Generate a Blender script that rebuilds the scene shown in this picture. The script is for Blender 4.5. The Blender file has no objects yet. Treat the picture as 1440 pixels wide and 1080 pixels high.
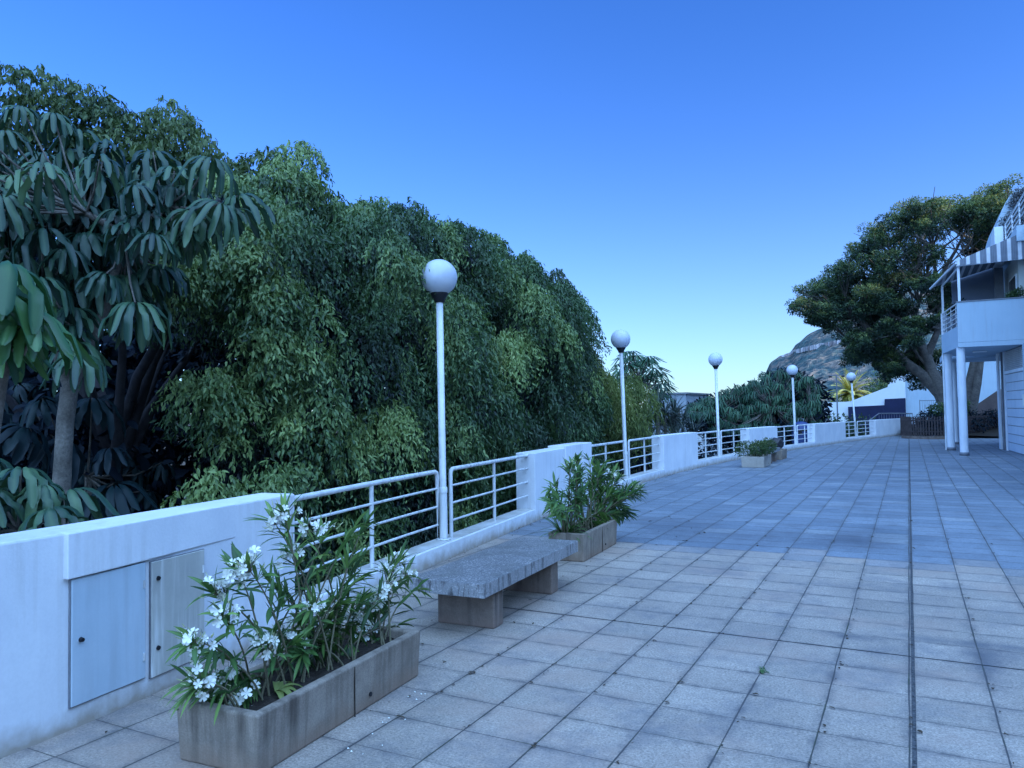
import bpy, bmesh, math, random
import numpy as np
from mathutils import Vector, Matrix, noise
random.seed(11); rng = np.random.default_rng(7)
S = bpy.context.scene
COL = S.collection
R = math.radians
SKYTINT=(.36,.89,2.0); SKYSTR=.15; SKYFILL_AZ=140; SKYFILL_EL=42; SKYFILL=(8.9,15.7,25.3)
UMB1 = [(-6.28,3.41,3.88), (-6.36,3.57,4.15), (-6.30,3.80,4.16), (-6.35,4.05,4.10), (-6.03,4.09,3.93), (-6.03,4.47,3.85), (-5.54,3.27,3.43), (-6.09,3.36,3.49), (-6.32,4.09,3.70), (-6.09,3.81,3.38), (-6.19,4.20,3.49), (-5.29,3.83,3.40), (-5.46,4.32,3.68), (-5.07,4.37,3.74), (-5.58,4.31,3.42), (-5.50,4.47,3.59), (-4.82,4.24,3.30), (-4.91,4.50,3.43), (-5.80,3.42,3.03), (-6.26,4.12,3.23), (-6.39,3.57,3.22), (-5.37,3.83,3.08), (-5.79,4.54,3.22), (-5.67,3.32,2.64), (-6.01,3.86,2.79), (-5.42,3.68,2.70), (-5.19,3.76,2.47), (-6.33,3.92,3.07), (-5.33,3.98,3.22), (-5.12,4.25,3.26), (-6.67,3.60,3.83), (-6.47,3.69,3.46), (-5.61,3.75,3.64), (-6.17,4.36,3.04), (-6.16,3.42,2.87), (-5.69,4.43,2.91), (-5.13,4.23,3.05), (-6.38,4.00,3.90), (-5.77,4.35,3.90), (-6.73,3.44,3.88), (-6.67,3.37,3.38), (-6.07,2.96,3.88), (-6.18,2.93,3.41)]
UMB_BR = [(-5.96,3.67,1.03), (-5.95,3.68,1.31), (-5.95,3.70,1.59), (-5.93,3.72,1.84), (-5.79,3.94,2.54), (-5.72,4.04,3.11), (-5.98,3.64,2.15), (-6.03,3.56,2.66), (-5.87,3.81,3.26), (-5.52,4.30,3.38)]
UMB2 = [(-3.85,2.09,2.35), (-3.80,2.16,2.12), (-3.83,2.03,2.14), (-3.85,2.24,2.06), (-4.04,2.21,1.99), (-3.83,1.96,2.26), (-4.04,2.28,2.29), (-3.97,2.04,2.01)]
UMB3 = [(-4.63,2.74,1.21), (-4.97,2.77,1.11), (-4.65,2.91,1.15), (-4.77,2.51,1.18), (-4.78,2.70,1.29), (-5.00,2.58,1.04), (-4.49,2.70,1.07), (-5.13,2.68,1.38)]
UMB4 = [(-6.28,4.34,1.01), (-7.22,4.76,1.16), (-7.11,5.15,1.06), (-6.29,4.31,1.33), (-6.97,5.21,0.84), (-6.82,4.40,0.86), (-6.88,4.83,0.67), (-6.55,3.87,1.77), (-6.65,3.81,1.53), (-6.68,4.14,1.40), (-7.80,4.37,1.94), (-6.57,4.33,1.78), (-6.85,5.29,1.13), (-7.84,4.22,1.66)]
BOUGH = [(-5.73,5.58,2.63,0.36), (-5.65,5.52,2.26,0.31), (-5.65,5.52,2.01,0.19), (-5.97,5.17,1.80,0.31), (-6.21,5.05,1.77,0.26), (-5.92,5.38,1.70,0.29), (-6.04,5.40,1.38,0.23), (-6.25,4.99,2.88,0.30), (-6.35,4.86,2.67,0.23), (-6.12,5.30,2.95,0.30), (-5.90,5.55,3.15,0.34), (-5.71,5.75,2.86,0.30), (-6.38,5.30,3.23,0.27), (-6.36,5.79,3.54,0.36), (-6.73,6.28,4.02,0.35), (-6.70,6.87,4.33,0.41), (-6.85,7.28,4.78,0.33), (-6.37,6.36,3.66,0.38), (-5.45,4.71,0.94,0.24), (-5.29,4.89,0.87,0.20), (-5.59,4.53,0.80,0.18), (-5.19,5.13,0.97,0.23), (-5.57,5.74,1.48,0.17), (-5.63,5.96,2.21,0.31), (-5.24,5.50,0.94,0.24), (-7.51,6.61,4.38,0.28), (-6.32,5.38,2.72,0.26)]
TOPS = [(-6.50,5.96,4.02,0.14), (-7.40,6.74,4.23,0.14), (-6.50,6.09,3.96,0.17), (-7.40,6.85,4.19,0.14), (-6.50,6.23,4.04,0.17), (-7.40,7.09,4.27,0.17), (-6.50,6.42,4.26,0.13), (-7.40,7.28,4.59,0.18), (-6.50,6.73,4.41,0.13), (-7.40,7.66,4.69,0.17), (-6.50,6.85,4.37,0.18), (-7.40,7.83,4.73,0.15), (-6.50,7.15,4.47,0.16), (-7.40,8.12,4.79,0.20), (-6.50,7.37,4.26,0.18), (-7.40,8.26,4.57,0.16), (-6.50,7.60,4.20,0.16), (-7.40,8.67,4.41,0.22), (-6.50,7.97,4.23,0.18), (-7.40,9.08,4.56,0.19), (-6.50,8.23,4.38,0.21), (-7.40,9.51,4.69,0.20), (-6.50,8.61,4.52,0.16), (-7.40,9.88,4.73,0.19), (-6.50,8.99,4.46,0.20), (-7.40,10.21,4.78,0.20), (-6.50,9.33,4.44,0.19), (-7.40,10.64,4.69,0.20), (-6.50,9.76,4.38,0.20), (-7.40,10.90,4.67,0.19), (-6.50,10.22,4.50,0.22), (-7.40,11.62,4.76,0.21), (-6.50,10.65,4.54,0.23), (-7.40,12.04,4.83,0.27), (-6.50,11.19,4.54,0.25), (-7.40,12.70,4.94,0.21), (-6.50,11.79,4.58,0.22), (-7.40,13.37,4.94,0.27), (-6.50,11.97,4.31,0.23), (-7.40,13.78,4.70,0.27), (-6.50,12.44,4.12,0.25), (-7.40,13.92,4.45,0.25), (-6.50,13.00,4.39,0.26), (-7.40,14.79,4.72,0.27), (-6.50,13.33,4.35,0.21), (-7.40,15.21,4.61,0.24), (-6.50,13.85,4.11,0.24), (-7.40,15.99,4.36,0.26), (-6.50,14.76,4.16,0.26), (-7.40,16.54,4.27,0.25), (-6.50,14.92,4.04,0.22), (-7.40,16.89,4.33,0.31), (-6.50,15.02,3.69,0.32), (-7.40,17.31,3.94,0.35), (-6.50,15.21,3.43,0.23), (-7.40,17.28,3.53,0.37), (-6.50,15.00,3.05,0.25), (-7.40,17.05,3.31,0.26), (-6.50,14.91,2.69,0.23), (-7.40,16.99,2.67,0.29), (-6.50,15.00,2.53,0.25), (-7.40,17.31,2.52,0.37)]
BACKFIG = [(-11.96,6.02,6.38,0.42), (-11.01,5.99,6.07,0.44), (-11.11,6.44,6.31,0.37), (-10.73,6.63,6.04,0.45), (-10.78,6.98,6.22,0.35), (-10.61,7.20,6.10,0.33), (-10.57,7.59,5.89,0.38), (-10.05,7.57,5.79,0.42), (-10.44,8.19,6.35,0.33), (-10.05,8.08,5.95,0.35), (-10.39,8.49,5.84,0.45), (-9.94,7.61,5.45,0.34), (-10.15,7.12,5.45,0.44), (-10.51,6.91,5.77,0.39), (-11.04,6.50,5.95,0.41), (-11.36,6.29,5.83,0.43), (-9.47,7.93,5.36,0.41), (-9.52,8.24,5.23,0.38), (-11.36,5.54,5.69,0.35), (-10.97,6.77,5.60,0.38), (-10.26,7.43,5.35,0.42), (-10.20,8.00,5.38,0.32), (-9.79,7.81,5.71,0.37), (-11.24,7.28,5.58,0.46), (-11.25,6.33,5.51,0.32), (-9.77,8.89,5.44,0.39), (-9.24,9.08,5.52,0.42), (-9.17,9.25,5.44,0.39)]
BIGFIG = [(-4.30,45.04,7.65,0.98), (-4.52,48.10,8.71,0.79), (-3.42,45.40,8.53,0.81), (-2.82,43.41,8.62,0.83), (-2.52,44.74,9.68,0.76), (-1.92,42.94,9.70,0.75), (-1.51,47.12,10.92,0.76), (-1.18,49.47,11.72,1.02), (-0.97,44.02,11.03,0.89), (-0.01,43.44,11.11,0.78), (0.47,46.77,12.40,0.87), (0.36,42.80,11.27,0.71), (0.79,42.90,11.59,0.85), (1.25,43.42,11.16,0.82), (1.37,45.91,11.80,1.02), (1.72,47.35,12.34,0.80), (2.35,48.82,12.37,0.96), (2.65,46.29,11.96,0.82), (2.93,43.34,11.20,0.76), (3.17,43.64,11.27,0.90), (4.00,47.01,12.50,0.78), (3.76,44.01,11.58,0.96), (4.58,47.86,12.63,0.78), (4.45,43.33,11.65,0.97), (4.52,43.08,11.35,0.97), (4.62,43.23,10.90,0.87), (-4.88,44.57,7.53,0.96), (-4.35,43.24,7.52,1.01), (-3.99,45.36,7.80,1.06), (-3.75,46.36,8.36,1.04), (-3.06,42.62,8.39,0.79), (-3.00,45.77,8.73,1.04), (-2.66,48.66,9.79,1.05), (-1.66,43.17,9.19,0.78), (-1.40,45.18,10.03,1.06), (-0.90,44.43,10.37,0.81), (-0.37,45.87,11.03,0.79), (0.42,49.06,11.62,1.08), (0.71,49.11,11.65,0.87), (1.11,47.21,11.44,1.06), (1.21,42.66,10.58,0.80), (1.89,49.28,11.84,0.97), (2.30,44.42,10.77,1.00), (2.90,44.09,10.86,0.97), (3.47,45.38,10.86,1.10), (3.58,47.82,11.82,0.96), (4.05,49.26,11.84,1.03), (3.83,42.83,10.74,1.02), (4.03,42.69,10.25,0.80), (4.00,42.73,10.59,0.81), (-4.13,42.66,6.63,0.74), (-3.81,45.90,7.20,0.92), (-3.65,44.55,7.25,0.79), (-3.52,46.55,7.10,1.09), (-3.34,46.16,7.81,0.95), (-2.78,46.79,7.88,1.05), (-2.13,45.59,7.98,1.05), (-2.08,44.63,8.22,0.78), (-1.42,44.67,8.03,0.80), (-1.36,43.07,8.49,0.87), (-0.74,42.92,8.74,0.95), (-0.68,44.50,9.37,0.88), (-0.36,44.70,9.48,1.01), (0.15,47.08,9.75,1.06), (0.47,48.22,10.42,1.05), (0.95,47.40,10.25,0.90), (-3.26,43.29,6.77,0.67), (-3.58,47.10,7.44,0.81), (-3.25,46.29,7.12,0.71), (-2.82,44.91,7.44,0.97), (-1.88,44.08,7.13,0.80), (-1.70,42.55,7.26,0.83), (-1.08,43.15,7.22,0.82), (-1.12,45.61,7.76,1.01), (-0.44,44.72,8.17,0.98), (-0.31,45.59,8.33,0.95), (0.29,49.29,9.03,0.96), (0.13,45.44,8.62,0.70), (0.95,46.53,9.53,0.87), (1.15,43.99,9.17,0.75), (4.00,44.82,10.42,0.70), (3.69,44.08,10.02,0.74), (3.92,46.66,9.86,0.63), (3.23,45.82,9.69,0.53), (3.42,47.40,10.52,0.78), (3.58,44.63,9.86,0.68), (4.42,47.90,10.62,0.64), (4.04,46.43,10.48,0.57), (-2.60,42.61,6.32,0.74), (-2.62,47.35,6.77,0.85), (-2.06,48.92,6.72,0.99), (-1.93,48.05,6.85,0.85), (-1.63,46.13,6.59,0.79), (-1.64,44.96,7.02,0.87), (-1.05,44.64,6.74,0.98), (-1.05,42.99,6.74,0.89), (-0.73,48.77,7.44,0.98), (-2.29,46.72,4.65,0.69), (-2.17,44.12,4.52,0.90), (-1.91,42.48,4.83,0.68), (-2.23,48.75,5.28,0.98), (-1.58,43.23,5.13,0.79), (-1.56,45.09,4.92,0.89), (-1.60,44.34,4.89,0.79), (-1.17,46.91,4.91,0.89), (-1.42,46.44,4.72,0.90), (-0.90,45.41,4.01,0.74), (-0.92,44.61,3.69,0.68), (-0.71,43.80,3.43,0.59), (-0.87,46.72,3.62,0.68), (-0.83,47.02,3.56,0.86), (-0.75,45.89,3.98,0.89), (-0.92,48.44,4.09,0.87), (-1.16,47.36,4.25,0.92), (-1.57,43.83,4.28,0.63), (-2.23,46.76,4.60,0.65), (-2.26,48.16,4.45,0.92), (-2.70,49.12,4.55,0.88), (-2.54,43.15,4.82,0.59), (-3.20,50.11,6.25,0.88), (-2.53,49.76,6.20,0.83), (-2.52,51.12,6.12,0.80), (-2.13,53.70,5.86,1.04), (-2.16,52.00,5.35,0.79), (-1.77,49.45,5.11,0.89), (-1.03,49.02,4.89,0.81), (-0.97,51.02,4.51,0.77), (-0.91,50.63,4.21,0.68), (-0.56,51.66,4.44,0.70), (-0.34,50.34,4.23,0.99), (0.11,53.54,3.93,0.74), (0.20,47.04,3.48,0.86), (0.42,48.75,4.27,0.79), (0.60,47.37,4.08,0.69), (1.19,50.29,4.48,0.69), (-1.41,50.29,6.39,0.81), (-1.49,50.93,6.29,0.79), (-1.08,50.00,5.29,0.84), (-1.19,50.87,5.54,0.79), (-0.38,51.91,4.64,0.79), (0.01,51.74,4.28,0.72), (0.20,52.30,4.16,0.98), (0.16,47.40,3.59,0.75), (0.47,43.36,7.60,0.53), (0.93,45.16,8.16,0.74), (1.41,42.61,7.67,0.68), (1.79,43.42,7.66,0.55), (2.05,42.67,7.55,0.53), (2.29,47.72,8.76,0.64), (2.17,46.08,8.04,0.77), (1.79,43.24,7.18,0.64), (1.51,45.82,7.02,0.67), (1.63,46.45,6.84,0.59), (1.23,43.42,5.94,0.61), (1.59,47.87,6.50,0.65), (1.61,48.02,5.80,0.56), (2.38,49.14,7.02,0.65), (2.46,49.59,5.74,0.74), (2.74,50.14,4.91,0.77), (2.15,53.37,4.33,0.69), (0.52,47.04,4.35,0.65), (1.67,49.19,4.05,0.81), (1.86,52.27,3.39,0.63), (0.77,50.46,2.81,0.63), (-1.05,43.10,7.87,0.57), (-0.82,44.34,7.05,0.57), (-0.04,44.33,6.70,0.71), (-0.29,46.90,6.79,0.59), (-0.81,45.56,5.94,0.74), (-0.62,42.86,5.69,0.66), (0.07,42.80,5.31,0.68), (0.41,42.78,4.74,0.62), (0.49,46.78,5.66,0.69), (0.59,43.27,5.54,0.50), (0.32,42.97,5.70,0.60), (-0.25,47.55,5.30,0.55), (-4.74,43.08,6.96,0.67), (-4.65,42.25,6.89,0.66), (-4.65,45.52,6.56,0.56), (-4.90,48.88,7.10,0.61), (-4.10,42.86,6.20,0.59), (-3.59,43.58,5.91,0.53)]
LIMBS = [([(2.24,45.95,-0.03),(1.98,45.96,0.98),(1.50,45.98,2.18),(0.70,45.99,3.19),(-0.09,46.00,3.87),(-0.75,45.99,4.68),(-1.53,45.97,5.50),(-2.39,45.94,6.54)],0.55,0.14),
 ([(2.27,45.94,0.19),(1.90,45.96,1.72),(1.38,45.98,2.68),(1.08,45.99,3.52),(0.93,45.99,4.21),(0.47,46.00,5.38),(0.21,46.00,5.89),(-0.43,46.00,7.18),(-0.91,45.99,8.58)],0.48,0.10),
 ([(0.93,45.99,4.21),(1.25,45.98,4.88),(1.54,45.97,5.61),(1.64,45.97,6.82),(1.55,45.97,8.15),(1.34,45.98,9.89)],0.26,0.07),
 ([(0.24,46.00,5.78),(0.46,46.00,6.34),(0.65,46.00,7.09),(0.95,45.99,8.02),(0.66,46.00,9.59)],0.16,0.05),
 ([(2.85,45.91,0.19),(2.91,45.91,1.26),(3.14,45.89,2.62),(3.34,45.88,3.83),(3.60,45.86,5.18),(3.50,45.87,7.03)],0.34,0.16),
 ([(2.34,45.94,0.19),(2.65,45.92,1.90),(3.01,45.90,3.36),(3.17,45.89,4.28),(3.00,45.90,5.96)],0.30,0.16),
 ([(1.14,45.99,3.44),(0.69,45.99,4.03),(0.31,46.00,4.62),(-0.32,46.00,5.43)],0.16,0.05),
 ([(1.61,45.97,7.96),(1.97,45.96,8.87),(2.48,45.93,9.75),(2.99,45.90,10.81)],0.16,0.05),
 ([(1.59,45.97,7.20),(2.43,45.94,8.18),(3.26,45.88,9.10),(4.21,45.81,9.90)],0.15,0.05),
 ([(2.39,45.94,6.94),(3.07,45.90,8.19),(3.72,45.85,9.04),(4.38,45.79,10.24)],0.15,0.05),
 ([(0.61,46.00,8.05),(0.30,46.00,8.85),(-0.29,46.00,9.69)],0.10,0.04),
 ([(0.95,45.99,8.02),(1.21,45.98,9.06),(2.00,45.96,10.00),(2.66,45.92,10.48)],0.10,0.04),
 ([(-0.68,45.99,4.60),(-1.19,45.98,5.09),(-1.82,45.96,5.12),(-2.43,45.94,4.96)],0.10,0.04),
 ([(3.50,45.87,7.03),(3.30,45.88,8.35),(2.88,45.91,9.33)],0.12,0.04),
 ([(2.10,45.95,8.10),(1.97,45.96,9.06),(1.73,45.97,9.84)],0.08,0.03),
 ([(2.42,45.94,7.88),(2.67,45.92,8.79),(3.43,45.87,9.63)],0.08,0.03)]
FARUMB = [(-6.12,34.61,1.36), (-5.52,33.69,0.87), (-7.44,34.87,1.57), (-4.00,35.58,1.70), (-6.63,35.13,1.03), (-7.30,35.02,2.39), (-6.72,33.76,0.86), (-5.53,35.82,1.59), (-8.08,33.80,1.51), (-8.44,34.99,1.60), (-5.92,36.84,3.24), (-6.82,35.13,1.34), (-7.42,34.60,1.71), (-8.63,35.65,2.02), (-6.36,33.45,0.90), (-7.51,36.25,2.30), (-4.49,34.60,0.88), (-8.23,34.14,1.76), (-8.63,33.90,1.58), (-8.50,35.37,1.70), (-3.65,34.65,1.85), (-4.74,36.02,2.96), (-8.28,33.81,1.35), (-6.56,35.47,2.13), (-3.53,34.94,1.89), (-5.91,34.10,0.83), (-5.26,34.09,0.85), (-4.35,34.53,1.79), (-8.42,33.69,1.38), (-6.36,34.41,0.80), (-6.27,35.90,2.38), (-7.60,35.33,1.59), (-5.54,35.20,2.96), (-7.98,33.02,1.35), (-8.09,35.20,2.11), (-5.30,33.87,1.01), (-5.13,36.07,3.15), (-7.37,34.14,1.78), (-5.06,36.42,3.06), (-7.07,34.98,1.44), (-6.25,35.21,0.90), (-7.55,35.83,1.92), (-8.15,34.54,1.79), (-3.64,36.36,2.59), (-4.56,33.87,1.33), (-3.83,36.41,2.24), (-5.36,36.00,2.23), (-5.26,35.94,2.47), (-6.09,34.91,1.32), (-4.57,35.88,2.78), (-8.92,34.44,1.45), (-4.38,36.19,3.06), (-6.24,35.10,2.65), (-3.48,34.26,0.94), (-4.29,34.82,1.48), (-5.32,35.20,2.74), (-8.83,34.29,1.52), (-4.78,35.12,1.93), (-7.08,34.18,1.16), (-5.53,34.58,1.26), (-5.12,35.51,3.27), (-4.23,35.06,2.75), (-8.53,33.21,1.47), (-6.49,35.70,1.85), (-6.09,34.05,1.71), (-4.52,35.07,1.19), (-4.35,35.54,1.57), (-4.10,34.17,1.56), (-3.92,33.90,0.66), (-8.41,33.96,1.76), (-6.87,35.06,2.45), (-8.81,34.09,1.63), (-4.81,34.78,2.26), (-3.68,35.07,0.84), (-7.72,34.79,1.62), (-6.75,35.68,2.56), (-4.74,35.65,1.40), (-4.13,35.19,0.80), (-6.61,34.99,1.28), (-4.02,34.86,1.31), (-7.80,34.49,1.69), (-7.99,35.30,1.36), (-7.03,35.81,2.46), (-6.91,35.09,2.34), (-8.96,34.77,1.77), (-8.53,35.43,2.08), (-3.59,34.46,0.99), (-3.81,35.41,2.83), (-9.09,35.25,1.82), (-4.81,35.90,1.99), (-6.33,34.48,0.79), (-5.98,35.51,2.74), (-6.28,33.89,1.00), (-7.00,33.44,1.00), (-6.04,35.90,2.62), (-5.77,36.30,3.10), (-6.83,35.96,1.97), (-4.69,35.96,2.41), (-8.02,33.72,1.70), (-5.32,34.72,0.84), (-8.66,34.35,1.63), (-6.46,35.15,2.41), (-6.59,36.08,2.64), (-7.45,34.31,1.88), (-7.01,33.68,0.78), (-8.64,35.64,1.81), (-8.34,34.20,1.80), (-5.03,34.48,2.11), (-4.24,36.00,2.30), (-6.14,33.48,0.92), (-7.61,34.64,1.85), (-4.34,35.00,1.86), (-6.03,34.59,0.99), (-6.40,34.95,1.35), (-6.54,34.35,1.75), (-6.30,33.94,0.88), (-6.88,34.90,1.41), (-8.06,35.21,1.49), (-8.95,35.55,1.87), (-3.90,35.29,2.91), (-5.52,35.85,2.59), (-8.56,33.83,1.65), (-7.01,34.55,1.24), (-4.20,34.97,1.00), (-4.29,35.84,2.69), (-6.94,33.87,1.39), (-4.13,36.14,2.18), (-3.67,34.39,0.75), (-4.04,33.72,0.64), (-6.31,34.74,2.19), (-6.47,34.01,0.77), (-7.43,34.45,1.32), (-5.45,34.81,2.09), (-8.66,34.23,1.45), (-7.59,34.92,1.51), (-6.11,34.90,0.85), (-7.30,35.33,1.97), (-7.64,33.03,1.40), (-6.20,35.49,2.39), (-8.99,35.83,1.81), (-4.60,35.69,2.62), (-8.72,34.41,1.84), (-3.50,35.23,2.13), (-8.93,36.06,1.93), (-4.21,34.33,1.16), (-7.85,34.16,1.94), (-7.86,34.28,1.06), (-9.10,35.36,1.70), (-4.25,35.38,1.27), (-3.87,35.03,1.68), (-5.62,34.58,2.50), (-7.32,34.11,1.62), (-8.49,34.65,1.85), (-3.74,36.08,1.79), (-4.73,34.74,1.69), (-6.83,35.51,1.98), (-4.12,34.41,1.13), (-8.29,35.57,2.15), (-7.72,35.19,2.34), (-7.81,35.56,1.99), (-5.78,35.96,2.56), (-7.46,33.25,0.78), (-5.65,35.23,1.40), (-6.16,34.64,0.92), (-5.07,35.33,3.21), (-6.17,34.13,1.63), (-4.83,35.47,2.37), (-5.86,34.09,1.02), (-5.83,35.23,1.64), (-7.23,35.16,2.10), (-5.43,34.16,1.57), (-6.30,34.28,1.55), (-7.95,32.91,1.40), (-6.03,34.48,2.31), (-7.48,35.17,2.21), (-3.94,35.80,2.89), (-4.90,34.05,1.65), (-7.88,35.88,1.86), (-6.51,35.36,2.18), (-6.36,35.97,2.64), (-4.94,35.35,2.04), (-4.61,34.70,0.72), (-8.74,34.75,1.63), (-6.96,34.29,1.26), (-5.52,35.29,1.66), (-3.85,35.42,1.30), (-5.09,35.92,2.77), (-5.63,36.43,3.23), (-7.66,34.79,1.49), (-6.18,34.14,0.76), (-5.60,33.90,0.66), (-8.40,34.36,1.49), (-5.97,35.29,1.14), (-8.14,34.85,1.75), (-4.32,33.86,1.06), (-6.59,35.13,0.78), (-4.83,36.09,2.39), (-5.96,35.06,1.45), (-4.23,35.89,1.31), (-6.22,35.36,1.83), (-6.04,36.80,3.18), (-6.95,33.95,1.64), (-7.61,33.53,0.76), (-7.05,33.78,1.01), (-5.32,35.86,1.81), (-6.22,34.84,2.16), (-6.88,35.01,2.63), (-8.26,35.43,1.89), (-3.71,35.14,2.12), (-7.23,34.56,1.35), (-8.13,34.07,1.69), (-7.82,33.36,1.51), (-6.41,34.61,1.10), (-4.24,36.55,2.33), (-8.47,33.67,1.41), (-9.23,35.68,1.71), (-4.47,35.78,3.16), (-6.36,35.10,0.81), (-7.92,33.92,1.35), (-7.31,35.41,2.49), (-5.96,34.77,1.97), (-3.68,35.04,1.82), (-4.64,35.57,2.58), (-8.65,35.93,1.90), (-5.51,35.46,1.91), (-5.14,34.90,1.94), (-8.08,34.63,2.12), (-6.86,36.13,2.61), (-7.04,34.96,2.17), (-6.36,36.24,2.54), (-6.19,34.96,2.79), (-3.96,34.80,1.64), (-5.15,36.80,3.32), (-3.66,34.19,1.40), (-6.49,34.57,0.94), (-7.65,34.31,1.87), (-6.07,35.51,2.67), (-3.94,34.63,0.85), (-4.76,36.81,2.90), (-4.24,36.13,1.90), (-7.04,33.65,0.68), (-3.89,35.64,0.98), (-4.90,35.55,3.15), (-5.25,34.83,0.86), (-8.67,34.37,1.72), (-8.05,35.12,1.99), (-6.87,35.14,2.09), (-3.76,35.71,1.54), (-3.93,36.95,2.98), (-8.60,35.48,1.92), (-4.73,35.01,1.63), (-4.84,34.76,2.16), (-7.62,34.48,2.11), (-3.61,34.30,0.73), (-6.78,35.88,2.05), (-6.39,36.37,2.64), (-3.86,36.09,2.92), (-7.58,34.21,1.23), (-7.36,35.37,2.02), (-6.18,35.43,1.87), (-6.14,34.12,0.75), (-4.51,34.77,0.78), (-5.64,35.04,1.17), (-7.72,34.16,1.55), (-8.63,33.77,1.51), (-7.45,34.65,2.40), (-5.20,35.32,2.40), (-5.15,34.89,0.86), (-7.39,33.27,0.68), (-5.59,34.45,1.56), (-4.06,35.57,1.56), (-7.91,33.64,1.47), (-5.38,34.39,1.33), (-7.69,36.01,1.88), (-5.29,35.36,2.08), (-5.20,34.76,2.64), (-8.31,34.61,1.64), (-3.62,35.89,1.44), (-3.50,35.25,1.71), (-6.41,35.75,2.05), (-5.94,36.68,3.01), (-5.94,34.73,1.24), (-5.50,34.24,1.74), (-8.02,33.91,1.54), (-8.19,34.55,1.48), (-4.61,34.74,2.21), (-4.81,36.10,2.71), (-4.95,34.63,2.63), (-5.60,34.80,1.17), (-3.60,36.34,2.34), (-6.40,34.45,1.48), (-7.66,34.87,1.40), (-3.90,35.18,1.57), (-5.25,34.78,1.63), (-7.32,34.25,1.22), (-8.75,34.67,1.82), (-6.05,34.14,1.06), (-6.95,34.80,1.12), (-6.26,33.36,0.87), (-5.97,35.20,0.96), (-7.75,34.23,0.94), (-3.84,36.00,2.21), (-5.21,34.00,0.66), (-6.92,35.93,2.38), (-8.21,33.24,1.44), (-7.70,33.92,0.72), (-4.70,35.02,2.34), (-6.60,33.47,0.68), (-3.93,35.05,0.89), (-7.53,35.18,1.11), (-5.71,35.84,2.73), (-3.59,34.53,1.54), (-7.55,33.60,1.23), (-8.82,34.09,1.65), (-6.29,35.90,2.87), (-5.22,35.69,2.53), (-5.94,34.72,1.14), (-5.46,35.70,1.81), (-8.68,35.86,1.99), (-4.48,36.96,3.18), (-5.52,34.92,1.00), (-7.03,36.10,2.42), (-4.92,34.83,2.07), (-6.74,34.08,0.76), (-7.79,34.82,0.64), (-8.14,35.63,1.89), (-6.84,35.33,1.66), (-7.24,34.05,1.39), (-7.64,34.51,1.39), (-4.14,36.81,2.78), (-7.34,34.28,1.83), (-6.95,33.75,0.68), (-4.29,34.87,0.66), (-7.77,34.15,1.52), (-7.44,34.39,1.82), (-5.08,34.75,1.94), (-7.45,34.63,2.18), (-6.59,35.76,2.57), (-7.31,33.85,1.05), (-4.24,35.40,0.73), (-7.49,33.95,0.76), (-4.06,35.49,1.93), (-7.33,34.08,1.07), (-4.01,34.84,1.33), (-8.78,34.62,1.75), (-6.64,33.79,1.45), (-6.37,35.22,0.84), (-5.55,34.84,0.61), (-6.51,35.88,1.73), (-5.76,34.54,1.65), (-5.36,36.09,2.04), (-3.48,35.44,0.59), (-8.75,34.80,1.89), (-4.29,34.73,1.71), (-8.26,34.21,1.88), (-7.88,33.60,1.54), (-7.76,33.71,1.65), (-4.39,35.80,1.48), (-7.40,34.68,1.70), (-6.59,34.09,0.80), (-4.38,34.24,1.54), (-7.84,35.15,1.31), (-7.65,34.93,1.92), (-6.53,35.98,1.90), (-5.53,35.23,2.57), (-6.13,35.43,2.69), (-8.66,34.94,1.56), (-3.94,34.96,1.59), (-5.68,34.37,1.77), (-5.81,34.49,1.89), (-6.41,34.68,0.96), (-7.21,35.57,2.18), (-5.87,35.39,2.44), (-6.76,35.47,1.34), (-6.85,34.97,1.54), (-5.19,35.14,2.72), (-3.93,36.35,2.70), (-7.45,34.70,1.56), (-7.88,36.20,2.09), (-8.94,35.46,1.85), (-7.04,35.97,2.25), (-3.61,36.32,2.39), (-6.60,34.27,0.63), (-3.89,34.34,1.44), (-6.27,33.95,1.24), (-8.43,34.55,1.34), (-5.44,36.34,3.26), (-3.51,35.34,1.07)]
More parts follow.
